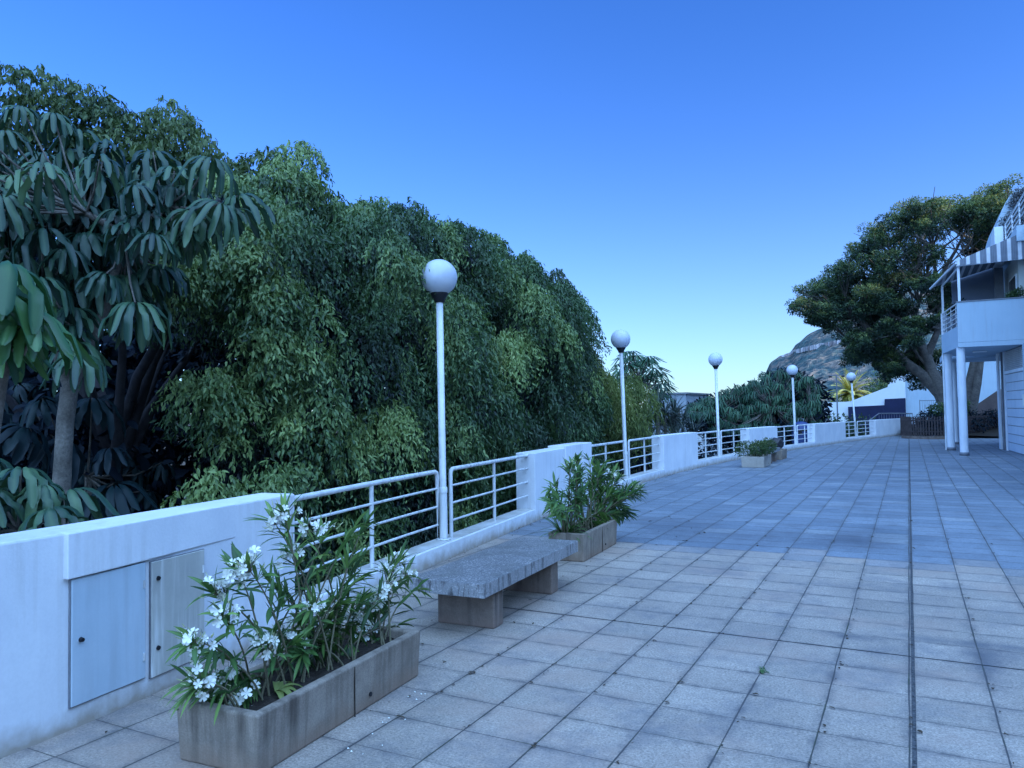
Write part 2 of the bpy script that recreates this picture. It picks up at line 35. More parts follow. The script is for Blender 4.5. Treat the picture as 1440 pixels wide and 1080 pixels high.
MIDUMB = [(-8.16,23.96,2.90), (-7.40,22.16,3.37), (-7.10,24.32,2.15), (-8.57,23.17,2.57), (-7.62,22.32,2.97), (-7.34,23.71,2.60), (-7.75,22.70,2.97), (-7.74,22.90,3.17), (-6.52,22.41,1.99), (-7.24,22.74,2.68), (-6.62,22.21,2.10), (-7.41,23.00,3.09), (-7.71,23.34,2.66), (-7.12,23.96,2.78), (-8.15,23.64,3.31), (-7.84,23.99,3.35), (-8.10,24.14,2.89), (-8.09,22.99,2.81), (-8.52,23.94,2.79), (-7.43,23.57,3.19), (-7.59,23.48,3.14), (-7.86,22.64,2.62), (-6.80,22.42,2.84), (-8.34,23.76,3.30), (-6.53,22.68,2.21), (-6.75,22.62,2.21), (-7.78,21.99,2.77), (-7.96,21.90,2.40), (-8.26,22.27,2.02), (-6.99,23.66,2.03), (-8.02,22.46,2.47), (-7.09,23.69,2.66), (-7.38,23.76,2.70), (-7.90,22.58,3.21), (-6.62,22.76,2.68), (-8.39,23.74,2.93), (-7.95,21.63,2.57), (-7.99,22.77,2.63), (-7.29,22.76,2.92), (-8.24,24.01,3.51), (-7.00,22.44,3.20), (-7.31,23.77,2.82), (-7.42,23.93,3.23), (-8.52,23.36,2.70), (-6.97,22.93,2.88), (-7.18,23.02,3.06), (-7.01,24.37,2.54), (-6.75,22.63,2.07), (-8.03,22.01,2.33), (-7.09,24.08,2.37), (-8.07,24.07,3.08), (-8.78,23.56,2.38), (-7.90,24.23,2.77), (-7.33,23.77,2.75), (-7.48,22.61,3.27), (-6.52,22.14,2.35), (-7.51,23.39,2.47), (-7.81,23.30,3.07), (-7.77,24.03,3.05), (-7.09,23.78,2.29), (-7.24,23.12,3.18), (-8.54,23.89,3.10), (-8.54,23.59,2.08), (-7.62,22.17,3.37)]
WEEP = [(-7.55,19.37,1.91,0.43), (-7.39,19.57,1.33,0.47), (-6.95,18.98,2.09,0.38), (-7.58,19.26,1.14,0.39), (-6.66,18.68,1.61,0.37), (-6.71,19.71,2.19,0.35), (-6.52,20.03,1.90,0.36), (-7.17,19.81,1.13,0.36), (-7.39,19.26,0.66,0.39), (-6.58,19.57,1.13,0.39), (-7.17,18.14,2.62,0.18), (-7.40,18.62,2.93,0.17), (-7.42,18.91,2.29,0.27), (-6.92,18.38,2.26,0.26), (-7.27,18.25,1.72,0.37), (-7.98,19.87,0.73,0.36)]
SPIKY = [(-7.20,22.40,0.73), (-6.74,22.35,1.06), (-6.39,22.65,0.94), (-6.15,23.00,1.04), (-6.97,22.39,1.27), (-6.47,22.22,1.38), (-6.17,22.25,0.64), (-7.55,22.74,0.50), (-5.88,23.20,0.82), (-6.55,21.76,1.60), (-6.37,22.86,1.37)]
RIDGE = [(-18.05,-2.21), (-12.90,2.21), (-10.40,6.43), (-9.19,17.48), (-8.73,24.87), (-8.05,27.67), (-7.38,29.33), (-6.98,34.03), (-6.21,38.20), (-5.50,41.24), (-4.57,44.51), (-3.69,47.39), (-1.40,54.81), (0.76,59.47), (2.41,59.36), (4.01,59.55), (6.68,58.78), (12.20,57.67)]
ROADW = [(-8.63,24.80), (-7.38,28.01), (-6.47,29.33), (-5.54,30.62), (-4.24,31.92), (-3.25,32.95)]
OLE1 = [(-2.85,2.91,1.09,1.00), (-2.91,2.90,1.05,1.00), (-2.84,3.06,0.99,1.00), (-2.93,3.33,0.95,1.00), (-2.83,3.44,0.95,0.00), (-2.87,3.59,0.95,0.00), (-2.86,2.62,0.85,1.00), (-2.97,2.57,0.75,1.00), (-2.80,2.47,0.68,1.00), (-2.79,2.62,0.87,1.00), (-2.83,2.34,0.60,1.00), (-2.92,2.52,0.48,0.00), (-2.84,2.37,0.40,1.00), (-2.96,2.55,0.25,1.00), (-2.87,2.63,0.24,1.00), (-2.91,2.60,0.36,1.00), (-2.89,2.71,0.30,0.00), (-2.92,3.98,0.65,1.00), (-2.97,4.12,0.53,1.00), (-2.89,3.83,0.63,1.00), (-2.93,3.70,0.44,1.00), (-2.94,3.82,0.43,1.00), (-2.91,3.54,0.40,1.00), (-2.96,3.69,0.27,1.00), (-2.98,3.20,0.48,1.00), (-2.79,3.05,0.59,1.00), (-2.97,3.00,0.43,1.00), (-2.80,2.72,0.49,1.00), (-2.90,3.03,0.40,1.00), (-2.96,3.41,0.31,0.00), (-2.89,3.22,0.34,0.00), (-2.88,3.44,0.27,0.00), (-2.97,3.92,0.21,0.00), (-2.87,3.90,0.27,0.00), (-2.98,2.94,0.72,0.00), (-2.92,2.96,0.65,0.00), (-2.84,3.33,0.61,0.00), (-2.81,3.42,0.64,0.00), (-2.94,3.34,0.52,0.00), (-2.90,3.72,0.18,0.00), (-2.79,2.97,0.37,0.00), (-2.92,3.03,0.86,1.00), (-2.96,3.54,0.73,0.00), (-2.93,3.26,0.74,0.00), (-2.81,3.68,0.54,1.00), (-2.91,3.39,0.40,0.00), (-2.85,3.50,0.50,0.00)]
OLE2 = [(-3.19,7.38,0.98,1.00), (-3.27,7.75,1.02,1.00), (-3.37,8.38,1.00,0.00), (-3.30,8.71,0.86,1.00), (-3.34,9.11,0.77,1.00), (-3.30,9.17,0.73,1.00), (-3.27,7.18,0.81,0.00), (-3.19,6.92,0.81,0.00), (-3.25,9.76,0.51,1.00), (-3.30,9.75,0.56,0.00), (-3.23,9.25,0.56,0.00), (-3.30,8.57,0.63,0.00), (-3.37,8.19,0.66,0.00), (-3.26,8.82,0.52,0.00), (-3.36,8.49,0.76,0.00), (-3.37,9.38,0.36,0.00), (-3.33,9.53,0.27,0.00), (-3.30,7.61,0.65,0.00), (-3.41,8.39,0.48,0.00), (-3.33,8.64,0.36,0.00), (-3.19,8.74,0.32,0.00), (-3.30,7.91,0.85,0.00), (-3.33,8.55,0.84,0.00), (-3.31,7.73,0.75,0.00), (-3.25,8.69,0.66,0.00), (-3.30,7.41,0.52,0.00), (-3.32,9.26,0.51,0.00), (-3.28,8.62,0.24,0.00), (-3.35,8.34,0.32,0.00)]
# ------------------------------------------------------------------ helpers
def wloc(o):
    v=Vector((0,0,0))
    while o is not None: v+=Vector(o.location); o=o.parent
    return v
class MB:
    def __init__(s): s.v=[]; s.f=[]; s.sm=[]
    def add(s, vs, fs, smooth=False):
        o=len(s.v); s.v += [tuple(p) for p in vs]
        for f in fs: s.f.append(tuple(i+o for i in f)); s.sm.append(smooth)
    def box(s, x0,x1,y0,y1,z0,z1, rot=0, piv=None):
        vs=[(x0,y0,z0),(x1,y0,z0),(x1,y1,z0),(x0,y1,z0),(x0,y0,z1),(x1,y0,z1),(x1,y1,z1),(x0,y1,z1)]
        if rot:
            px,py=piv if piv else ((x0+x1)/2,(y0+y1)/2); c,n=math.cos(rot),math.sin(rot)
            vs=[(px+(x-px)*c-(y-py)*n, py+(x-px)*n+(y-py)*c, z) for x,y,z in vs]
        s.add(vs,[(0,3,2,1),(4,5,6,7),(0,1,5,4),(1,2,6,5),(2,3,7,6),(3,0,4,7)])
        return s
    def prism(s, poly, z0, z1):          # poly counter-clockwise in xy
        n=len(poly)
        s.add([(x,y,z0) for x,y in poly]+[(x,y,z1) for x,y in poly],
              [tuple(range(n-1,-1,-1)),tuple(range(n,2*n))]+[(i,(i+1)%n,n+(i+1)%n,n+i) for i in range(n)])
        return s
    def sheet(s, a, b):                  # polygon a (3d) joined to polygon b, a solid
        n=len(a)
        s.add(list(a)+list(b),[tuple(range(n)),tuple(range(2*n-1,n-1,-1))]+[(i,n+i,n+(i+1)%n,(i+1)%n) for i in range(n)])
        return s
    def tube(s, pts, r0, r1=None, n=10, caps=True, wob=0):
        if r1 is None: r1=r0
        pts=[Vector(p) for p in pts]; m=len(pts); vs=[]
        up=Vector((0,0,1)) if abs((pts[1]-pts[0]).normalized().z)<.95 else Vector((1,0,0))
        for i,p in enumerate(pts):
            t=(pts[min(i+1,m-1)]-pts[max(i-1,0)]).normalized()
            a=t.cross(up).normalized(); b=t.cross(a).normalized()
            r=r0+(r1-r0)*i/(m-1)
            for k in range(n):
                q=2*math.pi*k/n; rr=r*(1+wob*noise.noise(Vector((p.x*2+math.cos(q),p.y*2+math.sin(q),p.z*1.3))))
                vs.append(p+a*math.cos(q)*rr+b*math.sin(q)*rr)
        fs=[(i*n+k,i*n+(k+1)%n,(i+1)*n+(k+1)%n,(i+1)*n+k) for i in range(m-1) for k in range(n)]
        s.add(vs,fs,True)
        if caps:
            s.add(vs[:n],[tuple(range(n))]); s.add(vs[-n:],[tuple(range(n-1,-1,-1))])
        return s
    def lathe(s, c, prof, n=24):
        vs=[(c[0]+r*math.cos(2*math.pi*k/n),c[1]+r*math.sin(2*math.pi*k/n),c[2]+z) for r,z in prof for k in range(n)]
        m=len(prof)
        s.add(vs,[(i*n+k,i*n+(k+1)%n,(i+1)*n+(k+1)%n,(i+1)*n+k) for i in range(m-1) for k in range(n)],True)
        return s
    def build(s, name, mat, parent=None, bevel=0, seg=2, fix=True):
        me=bpy.data.meshes.new(name); me.from_pydata(s.v,[],s.f)
        me.polygons.foreach_set('use_smooth',s.sm)
        if fix:
            b=bmesh.new(); b.from_mesh(me); bmesh.ops.recalc_face_normals(b,faces=b.faces); b.to_mesh(me); b.free()
        me.materials.append(mat)
        o=bpy.data.objects.new(name,me); COL.objects.link(o)
        if parent is not None:
            o.parent=parent; o.location=-wloc(parent)
        if bevel:
            m=o.modifiers.new('bevel','BEVEL'); m.width=bevel; m.segments=seg; m.limit_method='ANGLE'; m.angle_limit=R(40)
        return o

def tag(o, label=None, cat=None, group=None, kind=None):
    if label: o['label']=label
    if cat: o['category']=cat
    if group: o['group']=group
    if kind: o['kind']=kind
    return o
def empty(name, loc, label, cat, group=None):
    o=bpy.data.objects.new(name,None); o.location=loc; COL.objects.link(o); o.empty_display_size=.2
    return tag(o,label,cat,group)
def copy_tree(root, loc, label, group=None):
    r=root.copy(); COL.objects.link(r); r.location=loc; r['label']=label
    if group: r['group']=group
    for ch in root.children:
        c=ch.copy(); COL.objects.link(c); c.parent=r
        for g in ch.children:
            d=g.copy(); COL.objects.link(d); d.parent=c
    return r

# ------------------------------------------------------------------ node helpers
def newmat(name):
    m=bpy.data.materials.new(name); m.use_nodes=True; nt=m.node_tree
    return m, nt, nt.nodes['Principled BSDF']
def N(nt, typ, **kw):
    n=nt.nodes.new(typ)
    for k,v in kw.items(): setattr(n,k,v)
    return n
def L(nt,a,b): nt.links.new(a,b)
def math_(nt, op, a, b=None, clamp=False):
    n=N(nt,'ShaderNodeMath',operation=op); n.use_clamp=clamp
    for i,v in enumerate((a,b)):
        if v is None: continue
        if isinstance(v,(int,float)): n.inputs[i].default_value=v
        else: L(nt,v,n.inputs[i])
    return n.outputs[0]
def mixc(nt, fac, a, b, mode='MIX'):
    n=N(nt,'ShaderNodeMix',data_type='RGBA',blend_type=mode)
    for i,v in ((0,fac),(6,a),(7,b)):
        if isinstance(v,(int,float)): n.inputs[i].default_value=v
        elif isinstance(v,tuple): n.inputs[i].default_value=(*v,1) if len(v)==3 else v
        else: L(nt,v,n.inputs[i])
    return n.outputs[2]
def ramp(nt, fac, stops):
    n=N(nt,'ShaderNodeValToRGB'); e=n.color_ramp.elements
    while len(e)<len(stops): e.new(.5)
    for i,(p,c) in enumerate(stops):
        e[i].position=p; e[i].color=(*c,1) if isinstance(c,tuple) else (c,c,c,1)
    L(nt,fac,n.inputs[0]); return n.outputs[0]
def pos(nt, scale=(1,1,1), off=(0,0,0), obj=False):
    if obj: src=N(nt,'ShaderNodeTexCoord').outputs['Object']
    else: src=N(nt,'ShaderNodeNewGeometry').outputs['Position']
    m=N(nt,'ShaderNodeMapping'); m.inputs['Scale'].default_value=scale; m.inputs['Location'].default_value=off
    L(nt,src,m.inputs[0]); return m.outputs[0]
def noise_(nt, vec, scale, detail=4, rough=.55):
    n=N(nt,'ShaderNodeTexNoise'); n.inputs['Scale'].default_value=scale; n.inputs['Detail'].default_value=detail; n.inputs['Roughness'].default_value=rough
    L(nt,vec,n.inputs['Vector']); return n.outputs['Fac']
def bump(nt, bs, h, strength=.3, dist=.01):
    b=N(nt,'ShaderNodeBump'); b.inputs['Strength'].default_value=strength; b.inputs['Distance'].default_value=dist
    L(nt,h,b.inputs['Height']); L(nt,b.outputs[0],bs.inputs['Normal'])

def surf(name, c1, c2, scale=3, rough=.8, grain=60, gcol=.12, streak=None, bumps=.25, spec=.3, ground=None, metallic=0):
    m,nt,bs=newmat(name); p=pos(nt)
    base=ramp(nt,noise_(nt,p,scale,6,.6),[(.3,c1),(.7,c2)])
    g=noise_(nt,p,grain,3,.7)
    base=mixc(nt,1.0,base,ramp(nt,g,[(.3,1-gcol),(.7,1+0.0)]),'MULTIPLY')
    if streak:
        st=noise_(nt,pos(nt,(14,14,.9)),1.0,4,.6); big=noise_(nt,p,1.7,3)
        f=math_(nt,'MULTIPLY',ramp(nt,st,[(.48,0.0),(.68,1.0)]),ramp(nt,big,[(.35,0.0),(.6,1.0)]))
        f=math_(nt,'MULTIPLY',f,streak[1]); base=mixc(nt,f,base,streak[0])
    if ground:     # dirt creeping up from z = 0
        sep=N(nt,'ShaderNodeSeparateXYZ'); L(nt,p,sep.inputs[0])
        h=math_(nt,'ADD',sep.outputs[2],math_(nt,'MULTIPLY',math_(nt,'SUBTRACT',noise_(nt,p,9,4),.5),.18))
        f=ramp(nt,math_(nt,'DIVIDE',h,ground[2]),[(0.0,1.0),(1.0,0.0)])
        base=mixc(nt,math_(nt,'MULTIPLY',f,ground[1]),base,ground[0])
    L(nt,base,bs.inputs['Base Color']); bs.inputs['Roughness'].default_value=rough
    bs.inputs['Specular IOR Level'].default_value=spec; bs.inputs['Metallic'].default_value=metallic
    bump(nt,bs,g,bumps,.004)
    return m

def leafmat(name, dark, mid, light, rough=.45, trans=.25, spec=.5, yellow=None):
    m,nt,bs=newmat(name)
    a=N(nt,'ShaderNodeAttribute',attribute_name='tone')
    big=noise_(nt,pos(nt),.9,2)
    t=math_(nt,'ADD',math_(nt,'MULTIPLY',a.outputs['Fac'],.75),math_(nt,'MULTIPLY',math_(nt,'SUBTRACT',big,.5),.9))
    st=[(.0,dark),(.4,mid),(.85,light)]
    if yellow: st.append((.97,yellow))
    c=ramp(nt,t,st)
    L(nt,c,bs.inputs['Base Color']); bs.inputs['Roughness'].default_value=rough; bs.inputs['Specular IOR Level'].default_value=spec
    tr=N(nt,'ShaderNodeBsdfTranslucent'); L(nt,mixc(nt,1.0,c,(1.0,1.0,.5),'MULTIPLY'),tr.inputs[0])
    mx=N(nt,'ShaderNodeMixShader'); mx.inputs[0].default_value=trans
    L(nt,bs.outputs[0],mx.inputs[1]); L(nt,tr.outputs[0],mx.inputs[2])
    L(nt,mx.outputs[0],nt.nodes['Material Output'].inputs[0])
    return m

M={}
M['white']=surf('white_render',(.66,.68,.73),(.80,.81,.84),1.6,.85,55,.06,streak=((.44,.42,.40),.3),bumps=.3,ground=((.33,.26,.19),.85,.13))
M['white2']=surf('white_render_far',(.68,.7,.74),(.80,.81,.83),.5,.85,20,.03,streak=((.5,.5,.5),.2),bumps=.1)
M['sill']=surf('kerb_top',(.42,.40,.36),(.66,.66,.66),4,.85,60,.15,bumps=.3)
M['rail']=surf('white_paint_metal',(.62,.64,.66),(.78,.80,.82),5,.45,90,.08,streak=((.22,.19,.17),.7),bumps=.15,spec=.5)
M['globe']=surf('opal_glass',(.50,.53,.62),(.60,.63,.70),6,.38,10,.02,bumps=.0,spec=.5)
M['black']=surf('black_plastic',(.01,.01,.014),(.02,.02,.025),8,.5,50,.1)
M['concrete']=surf('planter_concrete',(.23,.185,.15),(.39,.32,.26),5,.9,120,.3,streak=((.07,.055,.045),.9),bumps=.5,ground=((.26,.17,.12),.6,.12))
M['concrete2']=surf('pale_concrete',(.40,.35,.30),(.52,.46,.40),4,.9,90,.2,streak=((.15,.13,.12),.5),bumps=.4)
M['soil']=surf('soil',(.018,.013,.010),(.06,.045,.035),30,.95,140,.5,bumps=1.0)
M['door']=surf('painted_door',(.44,.54,.62),(.53,.61,.68),2,.5,60,.04,streak=((.30,.34,.38),.3),bumps=.08)
M['bark']=surf('bark',(.12,.105,.09),(.26,.23,.20),6,.9,40,.5,bumps=.9)
M['barkdark']=surf('shaded_bark',(.025,.023,.03),(.06,.055,.06),3,.9,14,.4,bumps=.8)  # darker copy of the fig bark, crown shade put into its colour
M['bark2']=surf('fig_bark',(.10,.09,.085),(.22,.195,.175),3,.9,14,.4,bumps=.8)
M['stem']=surf('stem',(.13,.12,.07),(.22,.19,.12),12,.8,60,.3)
M['fence']=surf('fence_wood',(.055,.042,.045),(.11,.085,.085),6,.8,50,.4)
M['greymetal']=surf('grey_metal',(.16,.17,.2),(.24,.25,.28),5,.5,60,.2)
M['navy']=surf('navy_paint',(.008,.012,.045),(.014,.02,.07),1,.7,10,.1)
M['bin']=surf('bin_plastic',(.012,.035,.14),(.022,.055,.2),2,.4,30,.1,spec=.5)
M['bag']=surf('bag',(.012,.012,.018),(.035,.03,.04),12,.45,60,.3,spec=.5)
M['bwall']=surf('building_wall',(.38,.49,.58),(.46,.56,.64),.8,.85,30,.04,streak=((.34,.37,.42),.35),bumps=.15)
M['pillar']=surf('pillar_paint',(.66,.70,.76),(.78,.80,.84),2,.6,50,.05,streak=((.4,.42,.45),.35),bumps=.1)
M['glass']=surf('dark_glass',(.01,.012,.016),(.02,.024,.03),2,.08,10,.1,bumps=0,spec=.6)
M['grey']=surf('grey_wall',(.25,.29,.33),(.36,.39,.43),1,.9,20,.1)
M['petal']=surf('petal',(.74,.74,.66),(.85,.85,.78),20,.6,90,.05,bumps=0)
M['bud']=surf('bud',(.42,.48,.22),(.66,.66,.40),20,.6,90,.1,bumps=0)
M['litter']=surf('litter',(.03,.022,.016),(.10,.07,.045),30,.9,60,.3)
M['dirt']=surf('ground_earth',(.035,.035,.03),(.09,.075,.055),.4,.95,6,.3)
M['gravel']=surf('drain_gravel',(.02,.022,.026),(.16,.16,.17),60,.95,200,.4,bumps=1)

# terrazzo bench
def terrazzo():
    m,nt,bs=newmat('bench_terrazzo'); p=pos(nt)
    v=N(nt,'ShaderNodeTexVoronoi'); v.inputs['Scale'].default_value=140; L(nt,p,v.inputs['Vector'])
    sp=ramp(nt,v.outputs['Distance'],[(.25,.55),(.5,.28)])
    sepc=N(nt,'ShaderNodeSeparateColor'); L(nt,v.outputs['Color'],sepc.inputs[0])
    c=ramp(nt,sepc.outputs[0],[(.0,(.09,.09,.10)),(.45,(.15,.145,.15)),(.8,(.23,.22,.225)),(1.0,(.50,.46,.43))])
    c=mixc(nt,ramp(nt,noise_(nt,p,4,6,.65),[(.42,0.0),(.7,.75)]),c,(.10,.095,.09))
    geo=N(nt,'ShaderNodeNewGeometry'); sp2=N(nt,'ShaderNodeSeparateXYZ'); L(nt,geo.outputs['Normal'],sp2.inputs[0])
    side=math_(nt,'SUBTRACT',1.0,math_(nt,'ABSOLUTE',sp2.outputs[2]),True)
    c=mixc(nt,math_(nt,'MULTIPLY',side,.4),c,(.42,.42,.44))
    c=mixc(nt,math_(nt,'MULTIPLY',side,ramp(nt,noise_(nt,pos(nt,(15,15,3)),1.0,6,.75),[(.50,0.0),(.60,.85)])),c,(.045,.042,.045))
    L(nt,c,bs.inputs['Base Color']); bs.inputs['Roughness'].default_value=.55
    bump(nt,bs,noise_(nt,p,60,5,.7),.4,.004); return m
M['terrazzo']=terrazzo()

def slabs():
    m,nt,bs=newmat('paving_slabs'); TX,TY=.3975,.3635
    p=pos(nt); 
    # wander of the joints
    wob=N(nt,'ShaderNodeTexNoise'); wob.inputs['Scale'].default_value=1.3; L(nt,p,wob.inputs['Vector'])
    vm=N(nt,'ShaderNodeVectorMath',operation='MULTIPLY_ADD'); L(nt,wob.outputs['Color'],vm.inputs[0]); vm.inputs[1].default_value=(.016,.016,0); L(nt,p,vm.inputs[2])
    s=N(nt,'ShaderNodeSeparateXYZ'); L(nt,vm.outputs[0],s.inputs[0])
    gx=math_(nt,'DIVIDE',math_(nt,'ADD',s.outputs[0],.03+.008),TX); gy=math_(nt,'DIVIDE',math_(nt,'SUBTRACT',s.outputs[1],4.03+.008),TY)
    fx=math_(nt,'FRACT',gx); fy=math_(nt,'FRACT',gy)
    ix=math_(nt,'FLOOR',gx); iy=math_(nt,'FLOOR',gy)
    dx=math_(nt,'MULTIPLY',math_(nt,'MINIMUM',fx,math_(nt,'SUBTRACT',1.0,fx)),TX)
    dy=math_(nt,'MULTIPLY',math_(nt,'MINIMUM',fy,math_(nt,'SUBTRACT',1.0,fy)),TY)
    cell=N(nt,'ShaderNodeCombineXYZ'); L(nt,ix,cell.inputs[0]); L(nt,iy,cell.inputs[1])
    wn=N(nt,'ShaderNodeTexWhiteNoise',noise_dimensions='2D'); L(nt,cell.outputs[0],wn.inputs['Vector'])
    sc=N(nt,'ShaderNodeSeparateColor'); L(nt,wn.outputs['Color'],sc.inputs[0])
    rows=N(nt,'ShaderNodeTexWhiteNoise',noise_dimensions='1D'); L(nt,ix,rows.inputs['W'])
    rowy=N(nt,'ShaderNodeTexWhiteNoise',noise_dimensions='1D'); L(nt,math_(nt,'ADD',iy,77.3),rowy.inputs['W'])
    jn=noise_(nt,p,26,4,.7); jb=noise_(nt,p,2.2,3,.6)
    # joint widths, metres
    wx=math_(nt,'ADD',math_(nt,'MULTIPLY',jn,.0078),math_(nt,'MULTIPLY',rows.outputs['Value'],.0022)); wx=math_(nt,'ADD',wx,math_(nt,'MULTIPLY',ramp(nt,jb,[(.45,0.0),(.7,1.0)]),.0028))
    wy=math_(nt,'ADD',math_(nt,'MULTIPLY',jn,.0062),math_(nt,'MULTIPLY',rowy.outputs['Value'],.0012))
    jx=math_(nt,'SUBTRACT',1.0,math_(nt,'DIVIDE',dx,wx),True); jy=math_(nt,'SUBTRACT',1.0,math_(nt,'DIVIDE',dy,wy),True)
    joint=math_(nt,'MULTIPLY',math_(nt,'MAXIMUM',math_(nt,'MULTIPLY',jx,ramp(nt,noise_(nt,p,1.9,4,.7),[(.36,.45),(.52,1.0)])),math_(nt,'MULTIPLY',jy,ramp(nt,noise_(nt,pos(nt,off=(7,3,0)),1.5,4,.7),[(.40,.22),(.6,1.0)]))),2.4,True)
    joint=math_(nt,'MAXIMUM',joint,math_(nt,'MULTIPLY',math_(nt,'MULTIPLY',jy,math_(nt,'GREATER_THAN',iy,11.5)),1.8,True))
    # dark expansion joint across
    ej=math_(nt,'ABSOLUTE',math_(nt,'SUBTRACT',s.outputs[1],5.485+.008)); ej=math_(nt,'SUBTRACT',1.0,math_(nt,'DIVIDE',ej,.011),True); ej=math_(nt,'MULTIPLY',ej,2.5,True)
    # soft dirt halo beside joints and corners
    halo=math_(nt,'SUBTRACT',1.0,math_(nt,'DIVIDE',math_(nt,'MINIMUM',dx,dy),.05),True)
    halo=math_(nt,'MULTIPLY',halo,ramp(nt,noise_(nt,p,5,5,.75),[(.40,0.0),(.66,.85)]))
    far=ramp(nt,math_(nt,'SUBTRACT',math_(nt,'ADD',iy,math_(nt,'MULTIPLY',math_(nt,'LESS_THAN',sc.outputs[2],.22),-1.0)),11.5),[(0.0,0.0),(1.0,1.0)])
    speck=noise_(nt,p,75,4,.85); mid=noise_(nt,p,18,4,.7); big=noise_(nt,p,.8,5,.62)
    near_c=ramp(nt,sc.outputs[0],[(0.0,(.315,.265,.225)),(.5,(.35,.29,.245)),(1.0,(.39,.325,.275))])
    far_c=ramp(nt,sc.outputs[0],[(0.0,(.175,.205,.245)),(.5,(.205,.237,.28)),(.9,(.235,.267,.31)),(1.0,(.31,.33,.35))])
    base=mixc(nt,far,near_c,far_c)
    base=mixc(nt,1.0,base,ramp(nt,speck,[(.36,.50),(.5,1.0),(.64,1.42)]),'MULTIPLY')
    base=mixc(nt,1.0,base,ramp(nt,mid,[(.3,.84),(.7,1.1)]),'MULTIPLY')
    base=mixc(nt,1.0,base,ramp(nt,big,[(.3,.78),(.5,1.0),(.7,1.1)]),'MULTIPLY')
    base=mixc(nt,math_(nt,'MULTIPLY',ramp(nt,noise_(nt,p,.75,5,.65),[(.5,0.0),(.66,.55)]),math_(nt,'SUBTRACT',1.0,far)),base,(.36,.25,.20))
    base=mixc(nt,ramp(nt,noise_(nt,pos(nt,off=(3,9,0)),1.6,7,.75),[(.50,0.0),(.72,.75)]),base,(.14,.14,.155))
    # fine grooves in the far slabs
    gro=math_(nt,'SINE',math_(nt,'MULTIPLY',s.outputs[1],2*math.pi/.0606))
    base=mixc(nt,math_(nt,'MULTIPLY',far,.42),base,mixc(nt,1.0,base,ramp(nt,math_(nt,'ADD',math_(nt,'MULTIPLY',gro,.5),.5),[(.3,.55),(.7,1.15)]),'MULTIPLY'))
    # water stains near the drain
    def spot(cx,cy,rx,ry,k):
        a=math_(nt,'DIVIDE',math_(nt,'SUBTRACT',s.outputs[0],cx),rx); b=math_(nt,'DIVIDE',math_(nt,'SUBTRACT',s.outputs[1],cy),ry)
        d=math_(nt,'SQRT',math_(nt,'ADD',math_(nt,'MULTIPLY',a,a),math_(nt,'MULTIPLY',b,b)))
        d=math_(nt,'ADD',d,math_(nt,'MULTIPLY',math_(nt,'SUBTRACT',noise_(nt,p,6,5,.7),.5),1.1))
        return math_(nt,'MULTIPLY',math_(nt,'SUBTRACT',1.0,d,True),k)
    for q in ((.38,5.55,.13,.7,.7),(.40,5.72,.30,.25,.5),(.36,5.95,.8,.12,.55),(-.38,5.80,.32,.12,.7),(.95,5.3,.5,.3,.5),(-.2,5.15,.5,.10,.5),(-1.9,9.7,1.3,.8,.55),(-.6,9.9,.8,.9,.7),(-2.8,10.4,.8,1.6,.5),(1.4,10.2,.9,.5,.45)):
        base=mixc(nt,spot(*q),base,(.075,.08,.10))
    base=mixc(nt,halo,base,(.09,.085,.09))
    base=mixc(nt,joint,base,mixc(nt,ramp(nt,noise_(nt,p,3.1,3),[(.5,0.0),(.68,1.0)]),(.075,.07,.07),(.05,.06,.035)))
    base=mixc(nt,ej,base,(.006,.006,.008))
    L(nt,base,bs.inputs['Base Color'])
    L(nt,ramp(nt,big,[(.3,.5),(.7,.72)]),bs.inputs['Roughness']); bs.inputs['Specular IOR Level'].default_value=.35
    tilt=math_(nt,'ADD',math_(nt,'MULTIPLY',math_(nt,'SUBTRACT',sc.outputs[0],.5),math_(nt,'MULTIPLY',fx,.3)),math_(nt,'MULTIPLY',math_(nt,'SUBTRACT',sc.outputs[1],.5),math_(nt,'MULTIPLY',fy,.3)))
    h=math_(nt,'SUBTRACT',math_(nt,'ADD',math_(nt,'MULTIPLY',speck,.35),tilt),math_(nt,'MULTIPLY',joint,1.2))
    h=math_(nt,'SUBTRACT',h,math_(nt,'MULTIPLY',math_(nt,'MULTIPLY',gro,far),.15))
    bump(nt,bs,h,.6,.006)
    return m
M['slabs']=slabs()

M['fig']=leafmat('fig_leaves',(.004,.011,.018),(.066,.130,.047),(.31,.41,.14),.40,.25,.4,(.48,.50,.20))
M['figdark']=leafmat('fig_leaves_deep',(.003,.008,.018),(.006,.014,.025),(.012,.028,.033),.6,.05,.15)  # navy shade of the crown interior put into the leaf colour
M['figback']=leafmat('fig_leaves_back',(.02,.04,.024),(.085,.13,.05),(.22,.28,.12),.5,.3,.3)
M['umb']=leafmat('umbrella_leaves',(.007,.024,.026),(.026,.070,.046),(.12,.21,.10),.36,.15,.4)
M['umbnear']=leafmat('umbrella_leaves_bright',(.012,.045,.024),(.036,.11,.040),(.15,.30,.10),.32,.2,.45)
M['umbdark']=leafmat('umbrella_leaves_dark',(.004,.012,.020),(.008,.022,.028),(.015,.040,.040),.45,.1,.25)  # darker umbrella leaf copy with deep shade in its colour
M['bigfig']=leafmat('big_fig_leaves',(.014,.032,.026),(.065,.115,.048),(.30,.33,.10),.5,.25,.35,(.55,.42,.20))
M['farumb']=leafmat('far_umbrella_leaves',(.010,.034,.028),(.032,.085,.048),(.10,.20,.10),.45,.15,.3)
M['weep']=leafmat('weeping_leaves',(.04,.065,.022),(.12,.17,.05),(.28,.32,.10),.5,.3,.3)
M['spiky']=leafmat('strap_leaves',(.025,.04,.045),(.06,.085,.08),(.15,.18,.15),.45,.15,.4)
